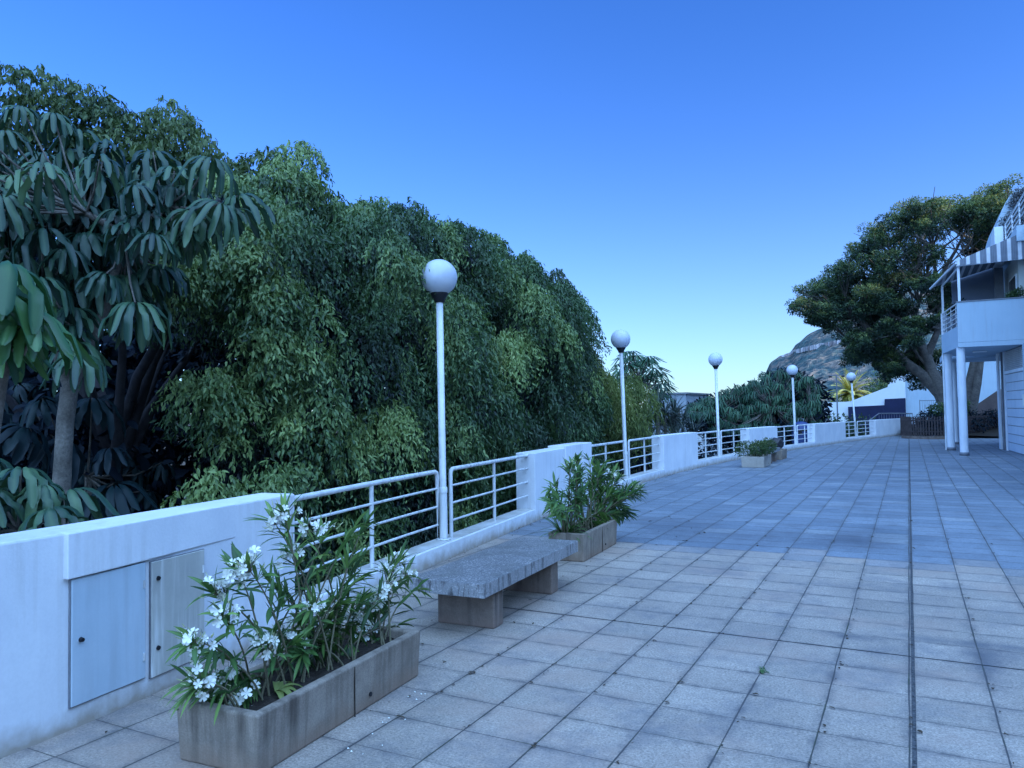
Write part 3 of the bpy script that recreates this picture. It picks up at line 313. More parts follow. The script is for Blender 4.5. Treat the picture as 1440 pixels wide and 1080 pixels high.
M['climber']=leafmat('climber_leaves',(.05,.055,.075),(.12,.125,.14),(.22,.22,.23),.7,.1,.2)
M['ole']=leafmat('oleander_leaves',(.024,.060,.022),(.08,.17,.050),(.26,.40,.11),.4,.25,.4,(.45,.42,.14))
M['palm']=leafmat('palm_leaves',(.16,.18,.05),(.42,.42,.12),(.75,.66,.24),.5,.35,.3)
M['shrub']=leafmat('shrub_leaves',(.02,.05,.02),(.05,.10,.035),(.13,.17,.06),.5,.2,.3)

# ------------------------------------------------------------------ fast leaf meshes
def nrm(a): return a/np.maximum(np.linalg.norm(a,axis=-1,keepdims=True),1e-9)
def leaf_object(name, P, Dr, Nn, Ln, Wd, tone, mat, parent=None, curl=.18):
    """P base points, Dr leaf directions, Nn normals, Ln lengths, Wd widths: folded six-point leaves"""
    n=len(P); Dr=nrm(Dr); W=nrm(np.cross(Dr,Nn)); Nn=nrm(np.cross(W,Dr))
    Ln=Ln[:,None]; Wd=Wd[:,None]
    v=np.empty((n,6,3),np.float32)
    v[:,0]=P
    v[:,1]=P+Dr*Ln*.28+W*Wd*.46+Nn*Wd*.12; v[:,2]=P+Dr*Ln*.66+W*Wd*.36-Nn*Ln*curl*.3+Nn*Wd*.1
    v[:,3]=P+Dr*Ln-Nn*Ln*curl
    v[:,4]=P+Dr*Ln*.66-W*Wd*.36-Nn*Ln*curl*.3+Nn*Wd*.1; v[:,5]=P+Dr*Ln*.28-W*Wd*.46+Nn*Wd*.12
    q=np.array([0,1,2,3,0,3,4,5],np.int32)
    idx=(np.arange(n,dtype=np.int32)[:,None]*6+q[None]).ravel()
    return raw_mesh(name, v.reshape(-1,3), idx, 4, np.repeat(tone,6), mat, parent)
def raw_mesh(name, v, idx, k, tone, mat, parent=None):
    me=bpy.data.meshes.new(name); nf=len(idx)//k
    me.vertices.add(len(v)); me.vertices.foreach_set('co',np.ascontiguousarray(v,np.float32).ravel())
    me.loops.add(len(idx)); me.loops.foreach_set('vertex_index',idx.astype(np.int32))
    me.polygons.add(nf); me.polygons.foreach_set('loop_start',np.arange(nf,dtype=np.int32)*k); 
    me.update(calc_edges=True)
    a=me.attributes.new('tone','FLOAT','POINT'); a.data.foreach_set('value',np.ascontiguousarray(tone,np.float32))
    me.materials.append(mat); me.validate()
    o=bpy.data.objects.new(name,me); COL.objects.link(o)
    if parent is not None: o.parent=parent; o.location=-wloc(parent)
    return o

class Leaves:
    def __init__(s): s.d=[]
    def put(s,P,Dr,Nn,Ln,Wd,tone): s.d.append((P,Dr,Nn,Ln,Wd,tone))
    def build(s,name,mat,parent=None,curl=.18):
        c=[np.concatenate([d[i] for d in s.d]) for i in range(6)]
        return leaf_object(name,*c,mat,parent,curl)

def drape(LV, c, r, twigs, per, ll, out=(.75,-.55,.35), spread=.8, droop=.55, twl=.3, wr=.4, tone=None, hz=1.25):
    """a bough: drooping twigs springing from an ellipsoid, leaves hanging along each twig"""
    c=np.array(c,float); o=nrm(np.array(out,float)[None])[0]
    d=nrm(rng.normal(size=(twigs,3))*spread+o)
    rr=r*(.72+.33*rng.random(twigs))[:,None]
    p0=c+d*rr*np.array([1,1,hz])
    L_=twl*(.6+.8*rng.random(twigs))
    s=(np.arange(per)+rng.random(per)*.4)/per
    h=d*np.array([1,1,.3])
    P=p0[:,None]+h[:,None]*(L_[:,None]*s[None]*.7)[:,:,None]
    P[:,:,2]-= droop*L_[:,None]*(s**1.6)[None]*1.5
    P=P.reshape(-1,3); n=len(P)
    P=P+rng.normal(size=(n,3))*ll*.22
    hh=np.repeat(h,per,axis=0); dd=np.repeat(d,per,axis=0)
    side=rng.normal(size=(n,3))*.5
    Dr=hh*.45+side+np.array([0,0,-1.0]); Nn=dd+rng.normal(size=(n,3))*.45+np.array([0,0,.35])
    Ln=ll*(.65+.6*rng.random(n)); t0=(tone if tone is not None else .45+.3*(rng.random()-.5))
    tn=np.clip(t0*(.55+.45*np.clip(np.repeat(d[:,2]*.7+d@o*.6,per)+.35,0,1.2))+rng.normal(size=n)*.15*t0+.12*t0*np.repeat(d[:,2],per),0,1)  # upper and outward leaves lighter, undersides darker: light painted into the tone
    LV.put(P,Dr,Nn,Ln,Ln*wr*(.8+.4*rng.random(n)),tn)

def fill(LV, c, r, n, ll, flat=.75, tone=.45, wr=.45, shell=.55, hang=.3, up=.4):
    """a clump: leaves scattered through an ellipsoid, more of them near its surface"""
    c=np.array(c,float); d=nrm(rng.normal(size=(n,3)))
    P=c+d*(r*(shell+(1-shell)*rng.random(n)**.5))[:,None]*np.array([1,1,flat])
    Dr=d*.7+rng.normal(size=(n,3))*.6+np.array([0,0,-hang]); Nn=d+rng.normal(size=(n,3))*.6+np.array([0,0,up])
    Ln=ll*(.6+.7*rng.random(n))
    tn=np.clip(tone+.25*d[:,2]+rng.normal(size=n)*.15,0,1)
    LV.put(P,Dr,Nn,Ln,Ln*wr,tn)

# compound umbrella leaves -------------------------------------------------
def rosette(V, T, c, n, Ln, Wd, yaw=None, tilt=.25, down=1.25, st=6, tone=.5, up0=.15):
    """a whorl of n drooping leaflets round the tip of a leaf stalk"""
    c=Vector(c); yaw=random.random()*6.28 if yaw is None else yaw
    ax=Vector((math.cos(yaw)*tilt,math.sin(yaw)*tilt,1)).normalized()
    a=ax.orthogonal().normalized(); b=ax.cross(a)
    for k in range(n):
        q=2*math.pi*(k+random.uniform(-.2,.2))/n; rd=a*math.cos(q)+b*math.sin(q)
        w=rd.cross(ax).normalized(); ln=Ln*random.uniform(.75,1.1); wd=Wd*random.uniform(.85,1.15)
        up1=.35+random.uniform(-.15,.15); ang=up1; dn=down*random.uniform(.85,1.12); p=c+rd*ln*.13; tn=min(1,max(0,tone+random.gauss(0,.14)))
        rows=[]; tw=random.uniform(-.25,.25)
        for i in range(st+1):
            t=i/st; wv=wd*.5*(0.06 if i==0 else min(1,.35+t*2.2)*(1 if t<.72 else max(.06,1-((t-.72)/.29)**2.2)**.5))
            nn=(ax*math.cos(ang)+rd*math.sin(-ang)).normalized() if False else (rd*math.cos(ang)+ax*math.sin(ang)).cross(w).normalized()
            if nn.dot(ax)<0 and ang>-1.2: nn=-nn
            ws=(w*math.cos(tw*t)+nn*math.sin(tw*t))
            rows.append((p+ws*wv-nn*abs(wv)*.6, p.copy(), p-ws*wv-nn*abs(wv)*.6, tn))
            ang=up1-(1.75*dn)*min(1,((i+1)/st)/.55)**.85
            p=p+(rd*math.cos(ang)+ax*math.sin(ang))*ln/st
        o=len(V)
        for r_ in rows:
            V.extend((r_[0],r_[1],r_[2])); T.extend((r_[3]-.05,r_[3]+.22,r_[3]-.05))  # paler midrib, a highlight painted along each leaflet
        yield o, st
def rosettes(name, pts, n, Ln, Wd, mat, parent, st=6, tone=.5, jit=.25, dup=1, spread=0, down=1.25, tilt=.35):
    V=[];T=[];F=[]
    for p in pts:
        for j in range(dup):
            q=(p[0]+random.gauss(0,spread),p[1]+random.gauss(0,spread),p[2]+random.gauss(0,spread*.6))
            k=random.uniform(1-jit,1+jit)
            for o,s in rosette(V,T,q,n if isinstance(n,int) else random.randint(*n),Ln*k,Wd*k,st=st,tone=tone+random.gauss(0,.1),tilt=tilt*random.random()*2,down=down):
                for i in range(s):
                    a=o+3*i
                    F+= [a,a+1,a+4,a+3, a+1,a+2,a+5,a+4]
    o=raw_mesh(name,np.array([tuple(v) for v in V],np.float32),np.array(F,np.int32),4,np.array(T,np.float32),mat,parent)
    o.data.polygons.foreach_set('use_smooth',[True]*len(o.data.polygons))
    return o

# ------------------------------------------------------------------ wall line
WP=[(-3.95,-14.),(-3.92,-8.),(-3.87,-3.),(-3.84,0.),(-3.845,2.1),(-3.87,2.6),(-3.95,3.2),(-4.07,4.2),(-4.28,5.5),(-4.40,6.3),(-4.53,7.4),(-4.66,8.5),(-4.83,9.9),(-5.03,12.0),(-5.11,14.2),(-5.16,16.5),(-5.13,18.5),(-5.03,20.5),(-4.85,22.6),(-4.57,25.),(-4.15,27.6),(-3.77,30.),(-3.33,32.3),(-2.47,36.6),(-1.45,41.),(-.95,43.2),(-.1,46.6),(0.4,48.4)]
def wx(y):
    for i in range(len(WP)-1):
        if WP[i][1]<=y<=WP[i+1][1]:
            p0=WP[max(i-1,0)];p1=WP[i];p2=WP[i+1];p3=WP[min(i+2,len(WP)-1)]
            t=(y-p1[1])/(p2[1]-p1[1]); h=p2[1]-p1[1]
            m1=(p2[0]-p0[0])/(p2[1]-p0[1])*h; m2=(p3[0]-p1[0])/(p3[1]-p1[1])*h
            return (2*t**3-3*t*t+1)*p1[0]+(t**3-2*t*t+t)*m1+(-2*t**3+3*t*t)*p2[0]+(t**3-t*t)*m2
    return WP[-1][0]
def woff(y,off):            # point on the line moved off metres to the left (outwards)
    e=.05; dx=wx(y+e)-wx(y-e); dy=2*e; l=math.hypot(dx,dy)
    return (wx(y)-dy/l*off, y+dx/l*off)
def wall_strip(y0,y1,o0,o1,z0,z1,step=.5,z1e=None):
    n=max(1,int((y1-y0)/step)); ys=[y0+(y1-y0)*i/n for i in range(n+1)]; m=MB()
    vs=[]
    for i,y in enumerate(ys):
        a=woff(y,o0); b=woff(y,o1); zt=z1 if z1e is None else z1+(z1e-z1)*i/n
        vs+=[(a[0],a[1],z0),(a[0],a[1],zt),(b[0],b[1],zt),(b[0],b[1],z0)]
    fs=[]
    for i in range(n):
        k=4*i
        fs+=[(k+j,k+(j+1)%4,k+4+(j+1)%4,k+4+j) for j in range(4)]
    fs+=[(0,3,2,1),(4*n,4*n+1,4*n+2,4*n+3)]
    m.add(vs,fs); return m

# ------------------------------------------------------------------ setting
g=MB(); nG=60
g.add([(-4000,-600,-3.4),(4000,-600,-3.4),(4000,6000,-3.4),(-4000,6000,-3.4)],[(0,1,2,3)])
tag(g.build('ground',M['dirt']),kind='structure')
poly=[woff(y,-.002) for y in [-13.9+i*.8 for i in range(78)]]
poly=[(x,y) for x,y in poly if y<48.3]
pv=MB().prism([(30,-13.9)]+[(30,62)]+[(.45,62)]+poly[::-1],-3.4,0)
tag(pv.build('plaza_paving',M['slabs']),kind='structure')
# gravel channel: a real sheet just above the slabs
ch=MB(); vs=[];ys=[-5+i*.25 for i in range(180)]
for y in ys: vs+=[(-.034-.004*noise.noise(Vector((0,y*2,0))),y,.004),(-.014+.004*noise.noise(Vector((5,y*2,0))),y,.004)]
ch.add(vs,[(2*i,2*i+1,2*i+3,2*i+2) for i in range(len(ys)-1)])
tag(ch.build('drain_channel',M['gravel'],fix=False),kind='structure')

# mountain -----------------------------------------------------------------
def interp(tab,x):
    if x<=tab[0][0]: return tab[0][1]
    for a,b in zip(tab,tab[1:]):
        if x<=b[0]: return a[1]+(b[1]-a[1])*(x-a[0])/(b[0]-a[0])
    return tab[-1][1]
def mountain():
    mb=MB(); A=[-20+.11*i for i in range(400)]; nt_=70; vs=[]
    for j in range(nt_+14):
        t=j/nt_
        for a in A:
            hr=interp(RIDGE,a)
            if t<=1:
                dist=150+270*t; prof=t**1.15
            else: dist=420+(t-1)*600; prof=1-(t-1)*1.2
            X=dist*math.sin(R(a)); Y=dist*math.cos(R(a))
            z=-3.6+(hr+3.6)*prof
            am=min(1,t*3)*(1 if t<.94 else .35)
            z+=am*(3.2*noise.fractal(Vector((X*.03,Y*.03,3)),.9,2,5)+1.2*noise.noise(Vector((X*.17,Y*.17,1)))+.8*noise.noise(Vector((X*.4,Y*.4,1))))*min(1,(hr+4)/20)
            vs.append((X,Y,z))
    n=len(A)
    mb.add(vs,[(j*n+i,j*n+i+1,(j+1)*n+i+1,(j+1)*n+i) for j in range(nt_+13) for i in range(n-1)],False)
    m,nt,bs=newmat('hillside'); p=pos(nt)
    a=noise_(nt,p,.13,6,.7); b=noise_(nt,pos(nt,(1,1,2.2)),.035,5,.6); v=N(nt,'ShaderNodeTexVoronoi'); v.inputs['Scale'].default_value=.42; L(nt,p,v.inputs['Vector'])
    c=ramp(nt,a,[(.36,(.04,.075,.07)),(.47,(.09,.12,.11)),(.54,(.22,.165,.125)),(.7,(.36,.26,.19))])
    c=mixc(nt,ramp(nt,b,[(.45,0.0),(.62,.7)]),c,(.06,.105,.09))
    c=mixc(nt,ramp(nt,v.outputs['Distance'],[(.25,.85),(.55,0.0)]),c,(.022,.05,.05))
    c=mixc(nt,1.0,c,ramp(nt,noise_(nt,p,.9,4,.75),[(.3,.55),(.7,1.35)]),'MULTIPLY')
    c=mixc(nt,.10,c,(.16,.22,.34))  # bluish aerial haze mixed into the hillside colour
    L(nt,c,bs.inputs['Base Color']); bs.inputs['Roughness'].default_value=1; bs.inputs['Specular IOR Level'].default_value=0
    bump(nt,bs,a,1.0,3)
    tag(mb.build('mountain',m,fix=False),kind='structure')
    # road retaining wall across the hillside
    rw=MB(); vs=[]
    k=0
    for i in range(61):
        a=-8.2+i*5.0/60; el=(interp(ROADW,a)-1.6)/400; hr=interp(RIDGE,a); t=.2
        while t<.97 and (-3.6+(hr+3.6)*t**1.15-1.6)/(150+270*t)<el: t+=.01
        d=150+270*t; z=-3.6+(hr+3.6)*t**1.15
        for dd,zz in ((-3,-1.0),(-3,.9),(4,.9)):
            vs.append(((d+dd)*math.sin(R(a)),(d+dd)*math.cos(R(a)),z+zz+.2*noise.noise(Vector((i*.5,0,0)))))
    rw.add([v for v in vs],[(3*i+j,3*i+3+j,3*i+4+j,3*i+1+j) for i in range(60) for j in range(2)])
    rm,nt,bs=newmat('road_wall'); p=pos(nt)
    sz=N(nt,'ShaderNodeSeparateXYZ'); L(nt,p,sz.inputs[0])
    L(nt,mixc(nt,ramp(nt,noise_(nt,pos(nt,(1,1,.2)),.35,3),[(.42,0.0),(.52,.95)]),(.52,.47,.48),(.17,.14,.15)),bs.inputs['Base Color'])
    tag(rw.build('mountain_road',rm,fix=False),kind='structure')
mountain()

# added unseen ridge, shaped to shade the plaza but spare fig top and palm
def ridge():
    mb=MB(); vs=[]; ny=124; nx=14
    for j in range(ny):
        y=-130+j*2.0
        top=(48 if y<27 else 48-11.5*min(1,(y-27)/7))+1.2*noise.noise(Vector((y*.05,0,0)))
        if y>74: top=max(2,37-(y-74)*5.5)
        for i in range(nx):
            t=i/(nx-1); x=46+t*60; z=-3.5+(top+3.5)*math.sin(math.pi*min(1,t*1.0))**.7
            vs.append((x+noise.noise(Vector((x*.2,y*.2,0))),y,z+.8*noise.noise(Vector((x*.15,y*.15,2)))))
    mb.add(vs,[(j*nx+i,j*nx+i+1,(j+1)*nx+i+1,(j+1)*nx+i) for j in range(ny-1) for i in range(nx-1)],True)
    tag(mb.build('east_hill',M['dirt'],fix=False),kind='structure')
ridge()

# ------------------------------------------------------------------ perimeter wall blocks and low kerbs
Z1=1.0
blocks=[(-13.0,4.28,1.01,1.01,'long white wall block with meter cabinet doors nearest the viewer'),
 (9.92,12.72,.985,.985,'white wall block behind the second oleander planter'),
 (17.55,20.35,.96,.955,'plain white wall block between the second and third globe lamps'),
 (25.1,27.9,.925,.92,'white wall block behind the far concrete bench'),
 (32.3,36.5,.90,.89,'white wall block just beyond the blue container'),
 (41.0,48.2,.885,.87,'shaded curved white wall at the far end beside the picket fence')]
for i,(a,b,z0,z1,lab) in enumerate(blocks):
    root=empty('white_wall',(*woff((a+b)/2,.15),0),lab,'wall','white wall blocks along the terrace edge')
    if i==1:
        wall_strip(a,a+1.42,0,.30,-3.3,z0,.4).build('wall_panel',M['white'],root,bevel=.012)
        wall_strip(a+1.424,b,-.012,.30,-3.3,z0+.035,.4).build('wall_panel',M['white'],root,bevel=.012)
    else:
        wall_strip(a,b,0,.30,-3.3,z0,.4,z1).build('wall_panel',M['white'],root,bevel=.012)
    if i==0:
        # lintel over the cabinets, stepping out of the wall
        m=MB(); p0=woff(2.33,-.022); 
        m=MB(); k=8; vs=[]
        for i in range(k+1):
            y=2.39+1.25*i/k; a=woff(y,-.034+.030*(i/k)); b=woff(y,.05); zb=.775+.012*i/k
            vs+=[(a[0],a[1],zb),(a[0],a[1],1.0085),(b[0],b[1],1.0135),(b[0],b[1],zb)]
        m.add(vs,[(4*i+j,4*i+(j+1)%4,4*i+4+(j+1)%4,4*i+4+j) for i in range(k) for j in range(4)]+[(0,3,2,1),(4*k,4*k+1,4*k+2,4*k+3)])
        m.build('lintel',M['white'],root,bevel=.006)
        def door(y0,y1,zb,zt,mat,name):
            d=wall_strip(y0,y1,-.017,.04,zb,zt,2).build(name,mat,root,bevel=.004)
            wall_strip(y0-.005,y1+.005,-.010,.03,zb-.005,zt+.004,2).build('door_gap',M['greymetal'],d)
            for zz in (zb+.12,zt-.12):
                k=woff(y1-.012,-.019); MB().tube([(k[0],k[1],zz-.022),(k[0],k[1],zz+.022)],.006,n=8).build('hinge',M['rail'],d)
            return d
        d1=door(2.425,2.885,.118,.768,M['door'],'cabinet_door')
        k=woff(2.475,-.014); pass
        kb=MB(); kb.tube([(k[0],k[1],.45),(k[0]+.022,k[1],.45)],.013,.010,14); kb.build('knob',M['black'],d1)
        d1['label']='pale blue painted steel cabinet door'
        d2=door(2.93,3.345,.10,.760,None or surf('galvanised',(.40,.39,.36),(.52,.51,.46),2,.5,60,.05,streak=((.82,.82,.80),1.0),bumps=.1),'cabinet_door')
        d2['label']='streaky grey metal cabinet door'
        for zz in (.26,.66):
            k=woff(2.975,-.014); MB().tube([(k[0],k[1],zz),(k[0]+.014,k[1],zz)],.014,.012,14).build('lock',M['black'],d2)
    else:
        wall_strip(a,b,0,.30,-3.3,.001,1)
gaps=[(4.284,9.916),(12.724,17.546),(20.354,25.096),(27.904,32.296),(36.504,40.996)]
kl=['low white kerb wall behind the near bench','low white kerb wall between second planter and third wall block','low white kerb wall under the railings at the third globe lamp','low white kerb wall beside the blue container','low white kerb wall nearest the far curved wall']
for (a,b),lab in zip(gaps,kl):
    root=empty('kerb_wall',(*woff((a+b)/2,.15),0),lab,'wall','low kerb walls carrying the railings')
    wall_strip(a,b,.004,.26,-3.3,.172,.4).build('kerb',M['white'],root,bevel=.01)
    wall_strip(a,b,.03,.245,.173,.179,.4).build('kerb_top',M['sill'],root)

# railings and lamps
lampY=[7.18,15.16,22.6,30.4,38.4]
RO=.12
raillab=[('white pipe railing between long wall and first globe lamp','white pipe railing between first globe lamp and second wall block'),
('white pipe railing before the second globe lamp, beside the oleander','white pipe railing just beyond the second globe lamp'),
('white pipe railing just before the third globe lamp','white pipe railing between third globe lamp and far bench wall'),
('white pipe railing left of the fourth globe lamp','white pipe railing in front of the blue container'),
('white pipe railing left of the farthest globe lamp','white pipe railing between farthest globe lamp and curved wall')]
def railing(y0,y1,ht,lab,free0,free1):
    root=empty('railing',(*woff((y0+y1)/2,RO),.18),lab,'railing','white railings along the terrace edge')
    P=lambda y,z:(*woff(y,RO),z)
    ys=[y0+(y1-y0)*i/8 for i in range(9)]
    # top rail with rounded corner at the free end
    top=[P(y,ht) for y in ys]
    if free1: top=top[:-1]+[P(y1-.05,ht),P(y1-.014,ht-.014),P(y1,ht-.05),P(y1,.18)]
    if free0: top=[P(y0,.18),P(y0,ht-.05),P(y0+.014,ht-.014),P(y0+.05,ht)]+top[1:]
    MB().tube(top,.024,n=10).build('top_rail',M['rail'],root)
    for k in range(3):
        z=.18+(ht-.18)*(k+.95)/3.9+.0
        MB().tube([P(y,z) for y in ys],.013,n=8).build('rail',M['rail'],root)
    ym=(y0+y1)/2+(.25 if free0 else -.25)*0
    MB().tube([P(ym,.178),P(ym,ht-.02)],.021,n=10).build('post',M['rail'],root)
for gi,((a,b),ly) in enumerate(zip(gaps,lampY)):
    ht=[.95,.935,.91,.88,.86][gi]
    railing(a-.02 if gi else a-.02,ly-.17,ht,raillab[gi][0],False,True)
    railing(ly+.17,b+.02,ht,raillab[gi][1],True,False)
lamplab=['nearest white globe street lamp with leaves hanging over its globe','second nearest globe street lamp, standing behind the oleander planter','globe street lamp between the third wall block and far bench wall','globe street lamp beside the blue container','farthest small globe street lamp in front of the palm tree']
def lamp():
    root=empty('street_lamp',(*woff(lampY[0],.13),.179),lamplab[0],'street lamp','white globe lamps along the terrace edge')
    x,y=root.location.x,root.location.y
    MB().lathe((x,y,.18),[(.045,0),(.045,.55),(.039,.57),(.039,2.66),(.0,2.665)],20).build('pole',M['rail'],root)
    MB().lathe((x,y,.18),[(.050,.52),(.050,.58),(.043,.585)],20).build('collar',M['rail'],root)
    MB().lathe((x,y,2.80),[(.0,.04),(.05,.036),(.056,.04),(.066,.075),(.098,.125),(.102,.142),(.0,.147)],24).build('lamp_holder',M['black'],root)
    MB().lathe((x,y,.18),[(0,.0),(.085,.0),(.085,.014),(.055,.016)],20).build('base_plate',M['rail'],root)
    pr=[(.205*math.sin(math.pi*i/20),3.12-.205*math.cos(math.pi*i/20)) for i in range(21) if i>=3]
    gl=MB().lathe((x,y,0),pr,32).build('globe',M['globe'],root)
    return root
lp=lamp(); lps=[lp]
for i in range(1,5):
    r=copy_tree(lp,(*woff(lampY[i],.13),.179-.045*i),lamplab[i],'white globe lamps along the terrace edge'); lps.append(r)
lps[0].rotation_euler=(0,R(-.4),0)
for i in range(1,5): lps[i].rotation_euler=(0,R([0,-1.2,-.8,-1.0,-2.6][i]),0)

# ------------------------------------------------------------------ planters and benches
def planter(x0,x1,y0,y1,h,rot,label,seam=True,mat=None):
    cx,cy=(x0+x1)/2,(y0+y1)/2
    root=empty('concrete_planter',(cx,cy,0),label,'planter','concrete planters on the plaza')
    mat=mat or M['concrete']; t=.055; b=[]
    def unit(ya,yb):
        mb=MB()
        c,s=math.cos(rot),math.sin(rot)
        q=lambda x,y,z:(cx+(x-cx)*c-(y-cy)*s, cy+(x-cx)*s+(y-cy)*c, z)
        o=[(x0,ya),(x1,ya),(x1,yb),(x0,yb)]; i_=[(x0+t,ya+t),(x1-t,ya+t),(x1-t,yb-t),(x0+t,yb-t)]
        tp=.012
        O=[q(x+(tp if x==x0 else -tp),y+(tp if y==ya else -tp),0) for x,y in o]; T=[q(x,y,h) for x,y in o]
        I=[q(x,y,h) for x,y in i_]; B=[q(x,y,h-.09) for x,y in i_]
        vs=O+T+I+B; f=[(0,3,2,1)]
        for k in range(4):
            n=(k+1)%4; f+=[(k,n,4+n,4+k),(4+k,4+n,8+n,8+k),(8+k,8+n,12+n,12+k)]
        mb.add(vs,f); mb.build('trough',mat,root,bevel=.012,seg=3)
        s_=MB(); g=14
        vs=[]
        for a in range(g+1):
            for e in range(g*2+1):
                x=x0+t*.8+(x1-x0-1.6*t)*a/g; y=ya+t*.8+(yb-ya-1.6*t)*e/(2*g)
                vs.append(q(x,y,h-.055+.02*noise.noise(Vector((x*14,y*14,0)))+.012*noise.noise(Vector((x*40,y*40,0)))))
        w=2*g+1
        s_.add(vs,[(a*w+e,a*w+e+1,(a+1)*w+e+1,(a+1)*w+e) for a in range(g) for e in range(2*g)])
        s_.build('soil',M['soil'],root)
        for yy in (ya+(yb-ya)*.62,):
            p=q(x1-.006,yy,.07); MB().tube([p,(p[0]+.006*c,p[1]+.006*s,p[2])],.012,n=12).build('drain_hole',M['black'],root)
    unit(y0,y1)
    if seam:
        c,s=math.cos(rot),math.sin(rot); mb=MB(); yy=cy+.02
        mb.box(x1-.004,x1+.0015,yy-.002,yy+.002,.004,h-.012,rot,(cx,cy)); mb.build('joint',M['soil'],root)
    return root
planter(-3.12,-2.63,2.45,3.86,.275,R(4),'long concrete planter in the foreground holding the white flowering oleander')
planter(-3.50,-3.09,7.42,8.62,.295,R(3),'concrete planter just beyond the near bench holding the dark oleander')
planter(-4.01,-3.42,20.8,22.0,.29,0,'concrete planter in the distance with a small round green bush',False,M['concrete2'])
planter(-3.98,-3.42,24.05,25.1,.29,0,'farthest concrete planter with a black bag lying on it',False)
def bench(x0,x1,y0,y1,label,legs,rot):
    cx,cy=(x0+x1)/2,(y0+y1)/2
    root=empty('concrete_bench',(cx,cy,0),label,'bench','concrete benches on the plaza')
    # slab with worn edge: subdivided and nibbled
    bm=bmesh.new(); nx,ny,nz=8,26,3
    bmesh.ops.create_cube(bm,size=1)
    bmesh.ops.subdivide_edges(bm,edges=bm.edges,cuts=15,use_grid_fill=True)
    for v in bm.verts:
        u=v.co.copy(); x=cx+u.x*(x1-x0); y=cy+u.y*(y1-y0); z=.345+u.z*.105
        edge=(abs(u.x)>.49)+(abs(u.y)>.49)+(abs(u.z)>.49)
        if edge>=2:
            k=.003+.012*max(0,noise.noise(Vector((x*9,y*9,z*9))))+.03*max(0,noise.noise(Vector((x*17,y*17,z*17)))-.25)
            x-=math.copysign(k,u.x)*(abs(u.x)>.49); y-=math.copysign(k,u.y)*(abs(u.y)>.49); z-=math.copysign(k*.7,u.z)*(abs(u.z)>.49)
        v.co=(x,y,z)
    bmesh.ops.rotate(bm,cent=(cx,cy,0),matrix=Matrix.Rotation(rot,3,'Z'),verts=bm.verts)
    for f in bm.faces: f.smooth=False
    me=bpy.data.meshes.new('seat'); bm.to_mesh(me); bm.free(); me.materials.append(M['terrazzo'])
    o=bpy.data.objects.new('seat',me); COL.objects.link(o); o.parent=root; o.location=-wloc(root)
    for (a,b) in legs:
        mb=MB(); mb.box(x0+.055,x1-.075,a,b,0,.292,rot,(cx,cy)); mb.build('leg',M['legc'],root,bevel=.01)
M['legc']=surf('bench_leg',(.19,.14,.115),(.31,.24,.20),5,.9,110,.3,streak=((.04,.035,.035),.9),bumps=.5,ground=((.22,.14,.11),.5,.1))
bench(-3.31,-2.70,4.60,6.50,'large grey terrazzo bench between the two oleander planters',((4.90,5.06),(6.02,6.18)),R(2.5))
bench(-3.95,-3.42,22.15,23.75,'small distant concrete bench between the far planters',((22.5,22.66),(23.3,23.46)),0)
# black bag
bm=bmesh.new(); bmesh.ops.create_icosphere(bm,subdivisions=4,radius=1)
for v in bm.verts:
    d=v.co.copy(); k=1+.22*noise.noise(d*2.3)+.08*noise.noise(d*7)
    z=d.z*.20*k
    v.co=(-3.68+d.x*.26*k+(.07 if d.z>.3 else 0)*d.z, 24.25+d.y*.22*k, max(.0,.16+z)+.285+.07*max(0,d.x*.8)*max(0,d.z))
for f in bm.faces: f.smooth=True
me=bpy.data.meshes.new('black_bag'); bm.to_mesh(me); bm.free(); me.materials.append(M['bag'])
o=bpy.data.objects.new('black_bag',me); COL.objects.link(o); tag(o,'black crumpled bag resting on the farthest planter','bag')

